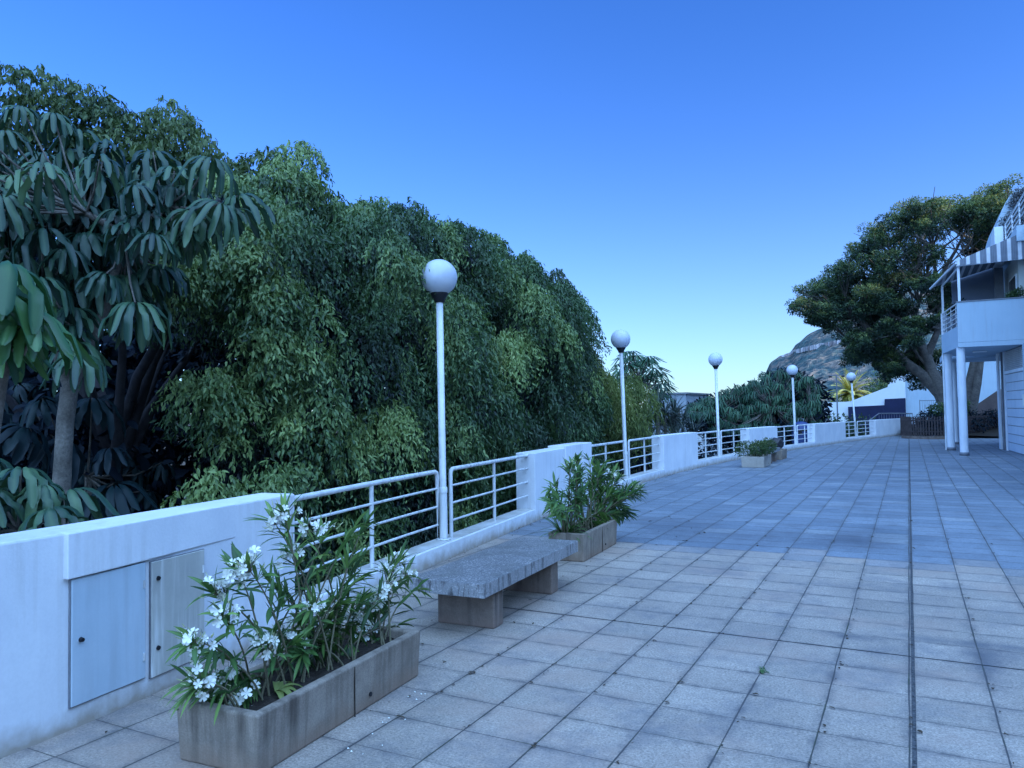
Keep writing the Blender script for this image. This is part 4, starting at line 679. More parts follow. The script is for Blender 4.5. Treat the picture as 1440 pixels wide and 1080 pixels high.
# ------------------------------------------------------------------ oleanders
def strap(V,T,F,p,d,nr,ln,wd,bend,tone,st=5):
    """long lance-shaped leaf with midrib"""
    p=Vector(p); d=Vector(d).normalized(); w=d.cross(nr)
    if w.length<1e-3: w=Vector((1,0,0))
    w.normalize(); n=w.cross(d).normalized(); o=len(V)
    for i in range(st+1):
        t=i/st; ww=wd*.5*(math.sin(math.pi*(.08+.92*t))**.8 if i<st else .03)
        V.extend((p+w*ww+n*ww*.25,p.copy(),p-w*ww+n*ww*.25)); T.extend((tone-.05,tone+.12,tone-.05))
        d=(d+Vector((0,0,-bend/st))).normalized(); n=w.cross(d).normalized(); p=p+d*ln/st
    for i in range(st):
        a=o+3*i; F.extend((a,a+1,a+4,a+3,a+1,a+2,a+5,a+4))
def oleander(name,tab,base,label,cy0,cy1,bx,flowers,scale=1.0,leafy=1.0,ymax=99):
    root=empty('oleander_bush',base,label,'plant','flowering oleanders in planters')
    V=[];T=[];F=[]; st=MB(); fl=MB(); bd=MB()
    for (x,y,z,ty) in tab:
        if y>ymax: k=(ymax+random.uniform(-.1,.1))/y; x,y,z=x*k,y*k,1.6+(z-1.6)*k
        tip=Vector((x,y,z)); y0=min(max(y+random.uniform(-.25,.25)+(.15 if y<(cy0+cy1)/2 else -.25),cy0+.12),cy1-.12)
        b=Vector((bx+random.uniform(-.08,.08),y0,base[2]-.03))
        mid=(b+tip)/2+Vector((random.uniform(-.03,.03),(b.y-tip.y)*.22,.08+.05*random.random()))
        pts=[]
        for i in range(9):
            t=i/8; pts.append(b*(1-t)**2+mid*2*t*(1-t)+tip*t*t+Vector((0,0,0)))
        st.tube(pts,.0065*scale,.003*scale,6)
        dirn=(pts[-1]-pts[-3]).normalized()
        # leaves along the upper stem and a tuft at the tip
        for i in range(3,9):
            nn=int((1 if i<5 else 3 if i<7 else 7)*leafy) if i>=3 else 0
            if i==3 and (tip-b).length>.5: nn=1
            for k in range(nn):
                q=random.random()*6.28; a=dirn.orthogonal().normalized(); c=dirn.cross(a)
                sp=random.uniform(.7,1.8) if i<7 else random.uniform(.25,1.3)
                rd=(a*math.cos(q)+c*math.sin(q))
                dd=(dirn+rd*sp).normalized()
                ln=random.uniform(.095,.165)*scale
                strap(V,T,F,pts[i]+rd*.003,dd,dirn+Vector((0,0,.8)),ln,ln*random.uniform(.13,.19),random.uniform(.15,1.1),min(1,max(0,random.gauss(.5 if i>5 else .35,.2))))
        if ty and flowers:
            for k in range(random.randint(*flowers)):
                # stalked flower: five petals round a throat
                off=Vector((random.gauss(0,.032),random.gauss(0,.038),random.gauss(.012,.026)))*scale
                c=tip+off; ax=(off.normalized()+Vector((.75,-.75,.45))*random.uniform(.3,1.3)).normalized()
                st.tube([tip-dirn*.02,c-ax*.012],.0013,.0011,4)
                a=ax.orthogonal().normalized(); e=ax.cross(a); r=random.uniform(.015,.025)*scale; ph=random.random()*6
                for j in range(5):
                    q=ph+j*1.2566; rd=a*math.cos(q)+e*math.sin(q); tg=ax.cross(rd)
                    up=ax*r*.18; tw=ax*r*.22
                    fl.add([c-ax*.008,c+rd*r*.55+tg*r*.36+up*.5,c+rd*r*1.05+tg*r*.42+up-tw*.2,c+rd*r*1.18-tg*r*.05+up*.7,c+rd*r*1.0-tg*r*.40+up+tw,c+rd*r*.5-tg*r*.30+up*.8],[(0,1,2,3),(0,3,4,5)],True)
            for k in range(random.randint(8,20)):
                off=Vector((random.gauss(0,.032),random.gauss(0,.036),random.gauss(.025,.028)))*scale; c=tip+off
                ax=(dirn*.8+off.normalized()+Vector((0,0,.3))).normalized()
                bd.tube([c,c+ax*.010*scale,c+ax*random.uniform(.018,.03)*scale],.0032*scale,.0012*scale,5,caps=False)
                st.tube([tip-dirn*.01,c],.0011,.001,4)
    st.build('stems',M['stem'],root,fix=False)
    o=raw_mesh('foliage',np.array([tuple(v) for v in V],np.float32),np.array(F,np.int32),4,np.array(T,np.float32),M['ole'],root)
    for mb,nm,vn,fn,mt in ((fl,'flower',6,2,'petal'),(bd,'bud',25,12,'bud')):
        if flowers[1]>4: mb.build(nm+'s',M[mt],root,fix=False)['kind']='stuff'; continue
        nv=30 if nm=='flower' else None
        # few: one object each
        groups=[]; 
        if nm=='flower': groups=[(i*30,(i+1)*30) for i in range(len(mb.v)//30)]
        else:
            per=15; groups=[(i*per,(i+1)*per) for i in range(len(mb.v)//per)] 
        for a,b in groups:
            g=MB(); g.v=mb.v[a:b]; idx=[k for k,f in enumerate(mb.f) if a<=min(f) and max(f)<b]; g.f=[tuple(q-a for q in mb.f[k]) for k in idx]; g.sm=[True]*len(g.f); g.build(nm,M[mt],root,fix=False)
    return root
oleander('o1',OLE1+[(x+random.gauss(0,.06),y+random.gauss(0,.08),z*.85+.02+random.gauss(0,.04),0) for x,y,z,t in OLE1[::3] if .3<z<.75],(-2.86,3.15,.22),'large white flowering oleander in the foreground planter',2.45,3.86,-2.86,(7,15))
oleander('o2',OLE2+[(x+random.gauss(0,.09),y+random.gauss(0,.1),z*.85+.04+random.gauss(0,.05),0) for x,y,z,t in OLE2],(-3.3,8.0,.24),'dark green oleander with few white flowers in the second planter',7.42,8.62,-3.3,(1,3),1.15,1.3,8.75)
# agave-like grass tuft at the near end of the second planter
V=[];T=[];F=[]
for k in range(60):
    q=random.random()*6.28; e=random.uniform(.25,1.3)
    strap(V,T,F,(-3.36+.05*math.cos(q),7.62+.05*math.sin(q),.24),(math.cos(q)*math.cos(e),math.sin(q)*math.cos(e),math.sin(e)),Vector((0,0,1)),random.uniform(.22,.40),.022,random.uniform(.6,1.6),random.gauss(.4,.15),7)
o=raw_mesh('strap_leaf_plant',np.array([tuple(v) for v in V],np.float32),np.array(F,np.int32),4,np.array(T,np.float32),M['ole'])
tag(o,'low rosette of long narrow leaves at the near end of the second planter','plant')
# yellowing broad leaves in the near planter and leaf litter
V=[];T=[];F=[]
for k in range(7):
    q=-.6+k*.5+random.uniform(-.2,.2)
    strap(V,T,F,(-2.80,2.80,.235),(math.cos(q)*.7,math.sin(q)*.7,.75),Vector((0,0,1)),random.uniform(.12,.2),.034,2.0,.95,8)
o=raw_mesh('yellow_plant',np.array([tuple(v) for v in V],np.float32),np.array(F,np.int32),4,np.array(T,np.float32),M['weep'])
tag(o,'small drooping yellow green leaves on the soil of the foreground planter','plant')
LV=Leaves()
for k in range(10): fill(LV,(-3.7+random.gauss(0,.16),21.1+random.gauss(0,.2),.46+random.uniform(-.1,.12)),.2,260,.07,1,.6,.25,.4,-.3)
rt=empty('round_bush',(-3.7,21.15,.25),'small round green bush growing in the distant pale planter','plant'); LV.build('foliage',M['shrub'],rt)
for k in range(5):
    MB().tube([(-3.7,21.15,.24),(-3.7+random.uniform(-.15,.15),21.15+random.uniform(-.15,.15),.5)],.01,.005,5).build('stem',M['stem'],rt)

# litter
V=[];T=[];F=[]
lit=[(random.uniform(-3.7,-2.4),random.uniform(2.2,11)) for _ in range(70)]
for y in [4.5+random.random()*24 for _ in range(240)]: lit.append((wx(y)+.02+random.random()**2*.16,y))
for _ in range(150): lit.append((random.choice([-.4275,-.825,-1.2225,-1.62,-2.0175,-2.415,.3675])+random.gauss(0,.012),4.03+.3635*random.randint(-2,14)+random.gauss(0,.012)))
for _ in range(200): lit.append((-.03-.3975*random.randint(-2,9)+random.gauss(0,.012),random.uniform(3.2,12)))
for x,y in lit:
    if x<wx(y)+.01: continue
    q=random.random()*6.28; s=random.uniform(.010,.034)*(1.6 if y>9 else 1)
    strap(V,T,F,(x,y,.006+random.random()*.004),(math.cos(q),math.sin(q),random.uniform(0,.3)),Vector((0,0,1)),s,s*random.uniform(.3,.75),.4,.5,3)
o=raw_mesh('fallen_leaves',np.array([tuple(v) for v in V],np.float32),np.array(F,np.int32),4,np.array(T,np.float32),M['litter']); tag(o,'scattered dry leaves and dirt on the paving','leaves',kind='stuff')
V=[];T=[];F=[]
for (wx_,wy_,n_) in ((-.826,4.787,26),(-.83,4.83,14)):
    for k in range(n_):
        q=random.random()*6.28; strap(V,T,F,(wx_+random.gauss(0,.012),wy_+random.gauss(0,.012),.003),(math.cos(q),math.sin(q),random.uniform(.3,1.5)),Vector((0,0,1)),random.uniform(.015,.035),.008,.5,.6,3)
o=raw_mesh('weed',np.array([tuple(v) for v in V],np.float32),np.array(F,np.int32),4,np.array(T,np.float32),M['ole']); tag(o,'tiny green weed sprouting from a paving joint','weed')
# fallen petals by the near planter
fl=MB()
for k in range(16):
    x,y=random.choice([(-2.45,3.15),(-2.9,2.15),(-2.5,3.6),(-2.35,2.9)]); x+=random.gauss(0,.06); y+=random.gauss(0,.06); q=random.random()*6; s=.008
    fl.add([(x,y,.006),(x+s*math.cos(q),y+s*math.sin(q),.012),(x+s*1.6*math.cos(q+.6),y+s*1.6*math.sin(q+.6),.008),(x+s*math.cos(q+1.3),y+s*math.sin(q+1.3),.010)],[(0,1,2,3)])
tag(fl.build('fallen_petals',M['petal'],fix=False),'small white petals fallen on the paving beside the foreground planter','petals',kind='stuff')

# ------------------------------------------------------------------ fig hedge trees
def trunk(mb,pts,r0,r1,n=10): mb.tube(pts,r0,r1,n,wob=.25)
tops=[(4.6,3.2),(5.2,3.7),(5.65,4.25),(6.16,4.55),(7.1,4.45),(8.3,4.75),(9.9,4.95),(11,5.05),(12.1,4.65),(13.2,4.75),(14.1,4.65),(14.9,4.2),(15.4,3.4),(15.9,2.2)]
treesY=[(5.0,'weeping fig tree with dark hollow beneath its hanging boughs'),(7.7,'weeping fig tree behind the nearest globe lamp'),(10.3,'tall weeping fig tree behind the second wall block'),(13.4,'farthest weeping fig tree of the row, with a ragged edge against the sky')]
crowns=[Leaves() for _ in treesY]; deeps=[Leaves() for _ in treesY]
def which(y): return min(range(4),key=lambda i:abs(treesY[i][0]-y))
for (x,y,z,r) in BOUGH:
    k=which(y); drape(crowns[k],(x,y,z),r*.88,int(80*(r/.3)**2),11,.066,tone=random.uniform(.6,.9),twl=.22)
def face(yy,zz):
    return -5.32-(.0 if yy<9 else .15)-(.25 if 9.9<yy<12.8 and zz<1.2 else 0)-max(0,zz-2.6)**1.4*.26-max(0,yy-14.2)*.5
# recessed layer first, its dark leaf tone painting the gap shade, then separate hanging mops of foliage in front of it
Y=5.9
while Y<14.8:
    top=interp(tops,Y)-.7; z=-1.0
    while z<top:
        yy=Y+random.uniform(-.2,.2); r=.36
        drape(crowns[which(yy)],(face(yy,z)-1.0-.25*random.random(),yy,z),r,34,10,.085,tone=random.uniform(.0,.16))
        z+=.42
    Y+=.40
mops=[]
for _ in range(9000):
    yy=random.uniform(5.75,14.4); top=interp(tops,yy)-.55
    zz=random.uniform(-.9 if yy>6.1 else -.2,top)
    if all(((yy-m[0])/.60)**2+((zz-m[1])/.84)**2>1 for m in mops): mops.append((yy,zz))
for yy,zz in mops:
    far=yy>10; lobe=noise.noise(Vector((yy*.8,zz*.5,4.)))
    out_=random.uniform(-.28,.12)-.35*max(0,lobe)
    if yy<6.8 and zz<3: out_=max(out_,-.1)
    r=random.uniform(.30,.46)*(1 if not far else 1.08)
    t=min(.9,max(.2,.52-.5*lobe+random.uniform(-.2,.22)))  # mops set further back get darker leaves, shade put into the tone
    drape(crowns[which(yy)],(face(yy,zz)-.30+out_,yy,zz),r,int(95*(r/.36)**2),12,.068 if yy<9 else .078,tone=t,out=(.8,-.6,.35),hz=1.45,droop=.7,twl=.34)
for (x,y,z,r) in TOPS:
    drape(crowns[which(y)],(x,y,z),r*.85,int(60*(r/.3)**2),11,.075,out=(.3,-.4,.7),spread=1.0,droop=.45,twl=.3,tone=random.uniform(.35,.7),hz=1.2)
    for k in range(3): drape(crowns[which(y)],(x+random.gauss(0,.2)-.3,y+random.gauss(0,.25),z-.35-.35*k),.36,45,10,.085,tone=random.uniform(.1,.4))
for i in range(46):     # the ragged far end
    yy=14.5+random.uniform(-.2,.5); zz=random.uniform(-.5,4.0); drape(crowns[3],(-5.9-random.random()*2,yy-.35*max(0,zz-2.6),zz),.36,44,10,.085,out=(.6,.5,.3),spread=1.1,tone=random.uniform(.3,.6))
# deep inner foliage that closes the view through the crowns
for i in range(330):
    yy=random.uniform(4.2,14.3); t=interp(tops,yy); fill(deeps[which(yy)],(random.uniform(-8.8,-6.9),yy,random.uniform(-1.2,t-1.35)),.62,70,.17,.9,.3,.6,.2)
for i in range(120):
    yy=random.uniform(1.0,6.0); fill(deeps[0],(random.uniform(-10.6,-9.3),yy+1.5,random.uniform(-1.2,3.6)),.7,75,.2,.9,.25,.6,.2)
for i,(ty,lab) in enumerate(treesY):
    root=empty('weeping_fig_tree',(-7.4,ty,-3.3),lab,'tree','weeping fig trees in a row behind the terrace wall')
    mb=MB(); bx=-7.4
    trunk(mb,[(bx,ty,-3.3),(bx+.05,ty,-1.5),(bx+.12,ty+.1,.2),(bx+.1,ty+.1,1.5)],.22,.15)
    for k in range(9):
        q=random.random()*6.28; h=random.uniform(.2,1.4); e=Vector((bx+.1+math.cos(q)*random.uniform(.7,1.5),ty+math.sin(q)*random.uniform(.8,1.4),random.uniform(2.2,4.2)))
        s=Vector((bx+.1,ty+.1,h)); trunk(mb,[s,s.lerp(e,.35)+Vector((0,0,.15)),s.lerp(e,.7)+Vector((.05,.05,.12)),e],.07,.02,7)
    mb.build('trunk',M['barkdark'],root,fix=False)
    c=crowns[i].build('crown',M['fig'],root)
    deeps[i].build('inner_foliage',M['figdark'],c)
# leaves spilling over the nearest globe
LV=Leaves(); 
# (a bough of the second fig reaching out)
root=[o for o in bpy.data.objects if o.name.startswith('weeping_fig_tree')][1]
drape(LV,(-4.93,7.02,3.23),.16,34,11,.06,out=(.6,-.5,.6),tone=.6,twl=.22)
drape(LV,(-5.15,6.9,3.35),.25,60,11,.065,out=(.6,-.5,.3),tone=.55)
drape(LV,(-5.25,7.2,3.0),.3,60,11,.065,out=(.6,-.5,.3),tone=.5)
bo=LV.build('bough',M['fig'],root)

# back figs, top left
for i,(x0,x1,lab) in enumerate(((-99,-9.3,'tall thin-leaved fig tree far behind the umbrella tree at the left edge'),(-9.3,99,'thin-leaved fig tree crown rising between umbrella tree and fig row'))):
    pts=[p for p in BACKFIG if x0<=p[0]<x1]
    if not pts: continue
    LV=Leaves()
    for (x,y,z,r) in pts:
        drape(LV,(x,y,z),r*.9,46,9,.10,out=(.1,-.3,.7),spread=1.3,droop=.3,twl=.36,tone=random.uniform(.35,.8))
        fill(LV,(x+.2,y+.3,z-.5),r*1.3,150,.11,1,.35)
        for k in range(4): fill(LV,(x+random.gauss(0,.4),y+.6+random.gauss(0,.3),z-.9-k*.75),r*1.5,80,.17,1,.2)
    cx=sum(p[0] for p in pts)/len(pts); cy=sum(p[1] for p in pts)/len(pts)
    root=empty('fig_tree',(cx,cy+.6,-3.3),lab,'tree','fig trees behind the umbrella tree')
    LV.build('crown',M['figback'],root)
    mb=MB(); trunk(mb,[(cx,cy+.6,-3.3),(cx+.1,cy+.6,0),(cx,cy+.5,2.4)],.2,.12)
    for k in range(7):
        p=random.choice(pts); trunk(mb,[(cx,cy+.55,1.2+.15*k),((cx+p[0])/2,(cy+p[1])/2+.3,2.6),(p[0],p[1],p[2]-.2)],.07,.02,6)
    mb.build('trunk',M['bark2'],root,fix=False)
# dark thicket low behind wall on the left
LV=Leaves()
for i in range(150): fill(LV,(random.uniform(-13,-9.5),random.uniform(-1,7.5),random.uniform(-2,3.2)),.8,85,.22,.9,.25,.6,.2)
o=LV.build('dark_thicket',M['figdark']); tag(o,'dark tangled shrubbery behind the umbrella tree trunk','shrubbery',kind='stuff')

# ------------------------------------------------------------------ umbrella trees
def umb_tree(pts,lab,mat,base,n,Ln,Wd,st,tone,group,branches=None,tr=.09,dup=1,spread=0,barkm='bark',down=.95,tilt=.22,name='umbrella_tree'):
    root=empty(name,base,lab,'tree',group)
    rosettes('crown',pts,n,Ln,Wd,mat,root,st=st,tone=tone,dup=dup,spread=spread,down=down,tilt=tilt)
    mb=MB()
    if branches:
        for b,r0,r1 in branches: mb.tube(b,r0,r1,12,wob=.25)
        heads=[Vector(b[-1]) for b,_,_ in branches]
    else:
        c=Vector((sum(p[0] for p in pts)/len(pts),sum(p[1] for p in pts)/len(pts),sum(p[2] for p in pts)/len(pts)-.25))
        mb.tube([base,Vector(base).lerp(c,.5)+Vector((.1,0,0)),c],tr,tr*.6,10,wob=.2); heads=[c]
    for p in pts:       # leaf stalks
        p=Vector(p); h=min(heads,key=lambda q:(q-p).length)
        m_=h.lerp(p,.6)+Vector((0,0,-.08))
        mb.tube([h,m_,p],.012 if st>4 else .02,.006 if st>4 else .012,5,caps=False)
    mb.build('trunk',M[barkm],root,fix=False)
    return root
B=[Vector(p) for p in UMB_BR]
b0=B[0].copy(); foot=Vector((b0.x-.1,b0.y,-3.3))
br=[([foot,Vector((b0.x-.05,b0.y,-.5)),B[0],B[1],B[2],B[3]],.075,.062),([B[3],B[3].lerp(B[4],.5)+Vector((.03,0,0)),B[4],B[5]],.048,.035),([B[3],B[3].lerp(B[6],.6)+Vector((-.02,0,.02)),B[6],B[7]],.045,.03),([B[5],B[8]],.035,.025),([B[5],B[9]],.03,.02)]
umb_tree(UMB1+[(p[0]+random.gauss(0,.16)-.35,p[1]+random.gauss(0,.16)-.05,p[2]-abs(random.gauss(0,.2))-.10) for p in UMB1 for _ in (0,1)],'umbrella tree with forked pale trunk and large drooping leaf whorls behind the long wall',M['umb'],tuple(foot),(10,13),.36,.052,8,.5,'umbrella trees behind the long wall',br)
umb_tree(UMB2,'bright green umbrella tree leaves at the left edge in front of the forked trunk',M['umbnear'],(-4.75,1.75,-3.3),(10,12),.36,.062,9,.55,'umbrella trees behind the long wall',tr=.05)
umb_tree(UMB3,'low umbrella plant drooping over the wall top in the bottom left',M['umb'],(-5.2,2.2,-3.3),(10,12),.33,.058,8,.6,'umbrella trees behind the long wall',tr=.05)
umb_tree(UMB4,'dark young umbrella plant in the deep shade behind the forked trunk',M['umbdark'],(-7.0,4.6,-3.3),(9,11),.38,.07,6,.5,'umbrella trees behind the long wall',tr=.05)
# distance
FARL=[p for p in FARUMB if p[0]<-6.4]; FARM=[p for p in FARUMB if -6.4<=p[0]<-4.2]; FARR=[p for p in FARUMB if p[0]>=-4.2]
def fc(pts): 
    return (sum(p[0] for p in pts)/len(pts),sum(p[1] for p in pts)/len(pts)+1.0,-3.3)
for pts,lab in ((FARL,'low dome-shaped umbrella tree left of the third globe lamp'),(FARM,'broad dome-shaped umbrella tree between the third and fourth globe lamps'),(FARR,'umbrella tree crown behind the fourth globe lamp and blue container')):
    if not pts: continue
    rt=umb_tree(pts,lab,M['farumb'],fc(pts),(10,12),.42,.045,4,.45,'dome-shaped umbrella trees beyond the terrace wall',tr=.15)
    LV=Leaves()
    for p in pts: fill(LV,(p[0],p[1]+1.1,p[2]-.45),.5,30,.26,1,.2,.4)
    LV.build('inner_foliage',M['figdark'],rt)
umb_tree(MIDUMB,'tall open umbrella tree standing behind the second globe lamp',M['farumb'],(-8.2,23.2,-3.3),(8,11),.42,.05,4,.5,'umbrella trees beyond the terrace wall',tr=.13,down=.62)
# weeping light tree
LV=Leaves()
for (x,y,z,r) in WEEP:
    drape(LV,(x,y,z),r*1.1,75,12,.14,out=(.5,-.6,.5),spread=1.0,droop=.9,twl=.5,wr=.14,tone=random.uniform(.35,.85))
    fill(LV,(x-.4,y+.7,z-.3),r*1.5,70,.25,1,.15)
root=empty('weeping_tree',(-8.0,17.9,-3.3),'light green weeping willow-like tree between fig row and second globe lamp','tree'); LV.build('crown',M['weep'],root)
mb=MB(); trunk(mb,[(-8,17.9,-3.3),(-7.9,17.8,-1),(-7.9,17.7,1.2)],.14,.07); mb.build('trunk',M['bark2'],root,fix=False)
# spiky dracaena clump
for i,(lo,hi,lab) in enumerate(((-99,-7.7,'spiky grey green strap-leaved plant just right of the second globe lamp'),(-7.7,99,'spiky strap-leaved plant in front of the grey house'))):
    pts=[p for p in SPIKY if lo<=p[0]<hi]
    if not pts: continue
    V=[];T=[];F=[]
    for p in pts:
        tn=random.uniform(.3,.8)
        for k in range(70):
            q=random.random()*6.28; e=random.uniform(-.1,1.4)
            strap(V,T,F,p,(math.cos(q)*math.cos(e),math.sin(q)*math.cos(e),math.sin(e)),Vector((0,0,1)),random.uniform(.5,.95),.04,random.uniform(.3,1.2),min(1,max(0,random.gauss(tn,.2))),4)
    c=(sum(p[0] for p in pts)/len(pts),sum(p[1] for p in pts)/len(pts),-3.3)
    root=empty('strap_leaf_plant',c,lab,'plant','spiky plants beyond the terrace wall')
    raw_mesh('foliage',np.array([tuple(v) for v in V],np.float32),np.array(F,np.int32),4,np.array(T,np.float32),M['spiky'],root)
    mb=MB()
    for p in pts: mb.tube([(c[0]+random.gauss(0,.2),c[1],-3.3),(p[0],p[1],p[2]-.5),p],.06,.04,7)
    mb.build('trunk',M['bark'],root,fix=False)
# mid-distance undergrowth filling below the wall tops
def stuff_bank(name,lab,boxes,mat,ll,cat='shrubbery',n=60):
    LV=Leaves()
    for (x0,x1,y0,y1,z0,z1,k,r) in boxes:
        for i in range(k): fill(LV,(random.uniform(x0,x1),random.uniform(y0,y1),random.uniform(z0,z1)),r,n,ll,.8,random.uniform(.2,.6),.4,.3)
    o=LV.build(name,mat); tag(o,lab,cat,kind='stuff')
stuff_bank('undergrowth','dark green undergrowth below and beyond the terrace wall',[(-10,-6.9,16.5,30,-2.6,-.2,90,.9),(-12,-6.5,30,36,-2.5,-.6,60,1.1),(-7.5,-4.6,33,40,-2.2,.4,60,.9),(-9,-7,19,24,-1,.5,26,.7)],M['figdark'],.25)
stuff_bank('green_bank','green shrubs on the slope beyond the blue container',[(-7,-4.9,44,56,-1.8,.9,60,1.0),(-12,-7,50,60,-2,1.6,40,1.3),(-5.2,-2.6,50,58,-1.5,.6,30,.8)],M['shrub'],.22,n=90)
stuff_bank('hill_scrub','green scrub on the slope behind the sloping white wall',[(-3.4,2,84,96,-1,4.4,90,1.5),(-14,-4,98,110,-2,2.0,50,1.6)],M['shrub'],.3,n=110)

# ------------------------------------------------------------------ big fig at right
def bigfig():
    pale=MB()
    lv=Leaves(); inner=Leaves()
    for (x,y,z,r) in BIGFIG:
        for k in range(9):
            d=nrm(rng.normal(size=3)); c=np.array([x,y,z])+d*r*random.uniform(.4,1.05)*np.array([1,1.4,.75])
            fill(lv,c,r*random.uniform(.28,.5),int(120),.125,.7,random.uniform(.10,.50)+.20*d[2]+.52*max(0,min(1,(z-9.2)/5))*max(0,min(1,(x+3.5)/6)),.42,.35,.1,.7)  # upper right leaves toned lighter and yellower: painted sunlight plus new growth
    root=empty('large_fig_tree',(2.24,45.95,0),'large spreading fig tree with sunlit top behind the white pillars','tree')
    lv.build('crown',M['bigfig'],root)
    mb=MB()
    for pts,r0,r1 in LIMBS: mb.tube(pts,r0*.78,r1,12,wob=.3)
    ends=[Vector(p) for pts,_,_ in LIMBS for p in pts[2:]]
    for (x,y,z,r) in BIGFIG:
        p=Vector((x,y,z)); h=min(ends,key=lambda q:(q-p).length+max(0,q.z-p.z)*.5)
        mid=h.lerp(p,.5)+Vector((random.gauss(0,.2),random.gauss(0,.3),-.15))
        mb.tube([h,mid,p],.07,.025,6,caps=False)
        for k in range(3):
            e=p+Vector((random.gauss(0,.6),random.gauss(0,.7),random.uniform(.1,.7))); mb.tube([mid,(mid+e)/2+Vector((0,0,.1)),e],.035,.012,5,caps=False)
    mb.build('trunk',M['bark2'],root,fix=False)
    # bare pale branches in the open middle of the crown, on the near side
    hubs=[Vector(LIMBS[1][0][k]) for k in (5,6,7)]+[Vector(LIMBS[3][0][k]) for k in (1,2,3)]+[Vector(LIMBS[9][0][k]) for k in (1,2)]
    for h in hubs:
        for k in range(5):
            d=Vector((random.gauss(-.2,.8),-random.uniform(.8,2.4),random.uniform(.5,1.6))); e=h+d*1.25
            pale.tube([h,h+d*.5+Vector((0,0,.15)),e],.05,.018,6,caps=False)
            for q in range(3):
                f=e+Vector((random.gauss(0,.6),random.gauss(0,.4),random.uniform(.2,.9))); pale.tube([h+d*.8,e.lerp(f,.5),f],.022,.009,5,caps=False)
    pale.build('branches',M['bark2'],root,fix=False)
bigfig()
# planting bed under it, picket fence
stuff_bank('bed_plants','low dark plants in the fenced bed under the large fig tree',[(.2,3.9,41.6,46,.3,1.0,55,.45)],M['figdark'],.16,n=80)
stuff_bank('yellow_green_shrub','bright green shrub at the foot of the large fig tree',[(1.2,2.4,42.5,44,1.0,1.6,12,.38)],M['shrub'],.16,n=110)
mb=MB(); 
fline=[(-.35,41.6),(-.15,40.9),(.05,40.45),(.5,40.1),(1.0,39.9),(1.5,40.1),(1.9,40.8),(2.4,41.6),(3.2,42.6),(4.2,43.4),(5.2,44.2)]
def along(tab,step):
    out=[];acc=0
    for a,b in zip(tab,tab[1:]):
        l=math.hypot(b[0]-a[0],b[1]-a[1]); t=acc
        while t<l: out.append((a[0]+(b[0]-a[0])*t/l,a[1]+(b[1]-a[1])*t/l)); t+=step
        acc=t-l
    return out
froot=empty('picket_fence',(1,39.95,0),'brown wooden picket fence round the bed of the large fig tree','fence')
for x,y in along(fline,.125):
    mb.box(x-.032,x+.032,y-.012,y+.012,.10,1.02+.03*random.random())
mb.build('pickets',M['fence'],froot,bevel=0)
for z in (.34,.86): MB().tube([(x,y+.03,z) for x,y in fline],.028,n=6).build('rail',M['fence'],froot)
mb=MB(); 
mb.add([v for x,y in fline for v in ((x,y-.12,0),(x,y-.12,.13),(x,y+.1,.13),(x,y+.1,0))],[(4*i+j,4*i+j+1,4*i+5+j,4*i+4+j) for i in range(len(fline)-1) for j in range(3)])
mb.build('base_kerb',M['legc'],froot)
mb=MB(); vs=[]
for i in range(21):
    for j in range(13):
        x=-.3+5.5*i/20; y=41.9+5*j/12-.8*(i>5)*(1 if j==0 else 0); vs.append((x,y,.12+.75*math.sin(math.pi*min(1,j/9)/2)*(.4+.6*min(1,i/9))+.06*noise.noise(Vector((x,y,0)))))
mb.add(vs,[(i*13+j,i*13+j+1,(i+1)*13+j+1,(i+1)*13+j) for i in range(20) for j in range(12)],True)
tag(mb.build('earth_mound',M['soil']),kind='structure')

# ------------------------------------------------------------------ far white building group
def slab_xz(name,poly,y0,y1,mat,root):   # poly in x,z, extruded along y
    mb=MB(); mb.sheet([(x,y0,z) for x,z in poly],[(x,y1,z) for x,z in poly]); return mb.build(name,mat,root)
root=empty('white_building',(-2,75,-1),'far white building with steep sloping roof wall and dark blue base','building')
slab_xz('wall',[(-6.85,-1),(-.2,-1),(-.2,5.0),(-1.25,4.9),(-1.6,3.2),(-4.7,1.98),(-6.85,1.92)],75,82,M['white2'],root)
slab_xz('wall',[(-.197,-1),(9.5,-1),(9.5,5.3),(3,5.3),(-.197,4.75)],75.5,84,M['bwall'],root)
slab_xz('blue_base',[(-4.85,-1),(-2.0,-1),(-2.0,1.60),(-4.85,1.50)],74.7,74.99,M['navy'],root)
slab_xz('blue_base',[(-1.997,-1),(-.22,-1),(-.22,2.2),(-1.86,2.14),(-1.9,1.6),(-1.997,1.6)],74.7,74.99,M['navy'],root)
# gate
root=empty('metal_gate',(1.5,72,.2),'pale metal bar gate in front of the far white building','gate')
mb=MB(); mb.box(.8,.87,72,72.05,.2,2.0).box(2.1,2.17,72,72.05,.2,2.0).box(.87,2.1,72.005,72.045,1.9,1.96).box(.87,2.1,72.005,72.045,.25,.31)
mb.build('frame',M['greymetal'],root)
mb=MB()
for k in range(8): mb.box(1.0+.14*k,1.025+.14*k,72.01,72.035,.31,1.9)
mb.build('bars',M['greymetal'],root)
mb=MB(); mb.box(1.2,1.24,71.97,72,1.25,1.6).box(1.24,1.38,71.97,72,1.25,1.29)
mb.box(1.48,1.52,71.97,72,1.25,1.6).box(1.52,1.64,71.97,72,1.25,1.29).box(1.52,1.64,71.97,72,1.56,1.6).box(1.64,1.68,71.97,72,1.25,1.6)
mb.build('letters',M['greymetal'],root)
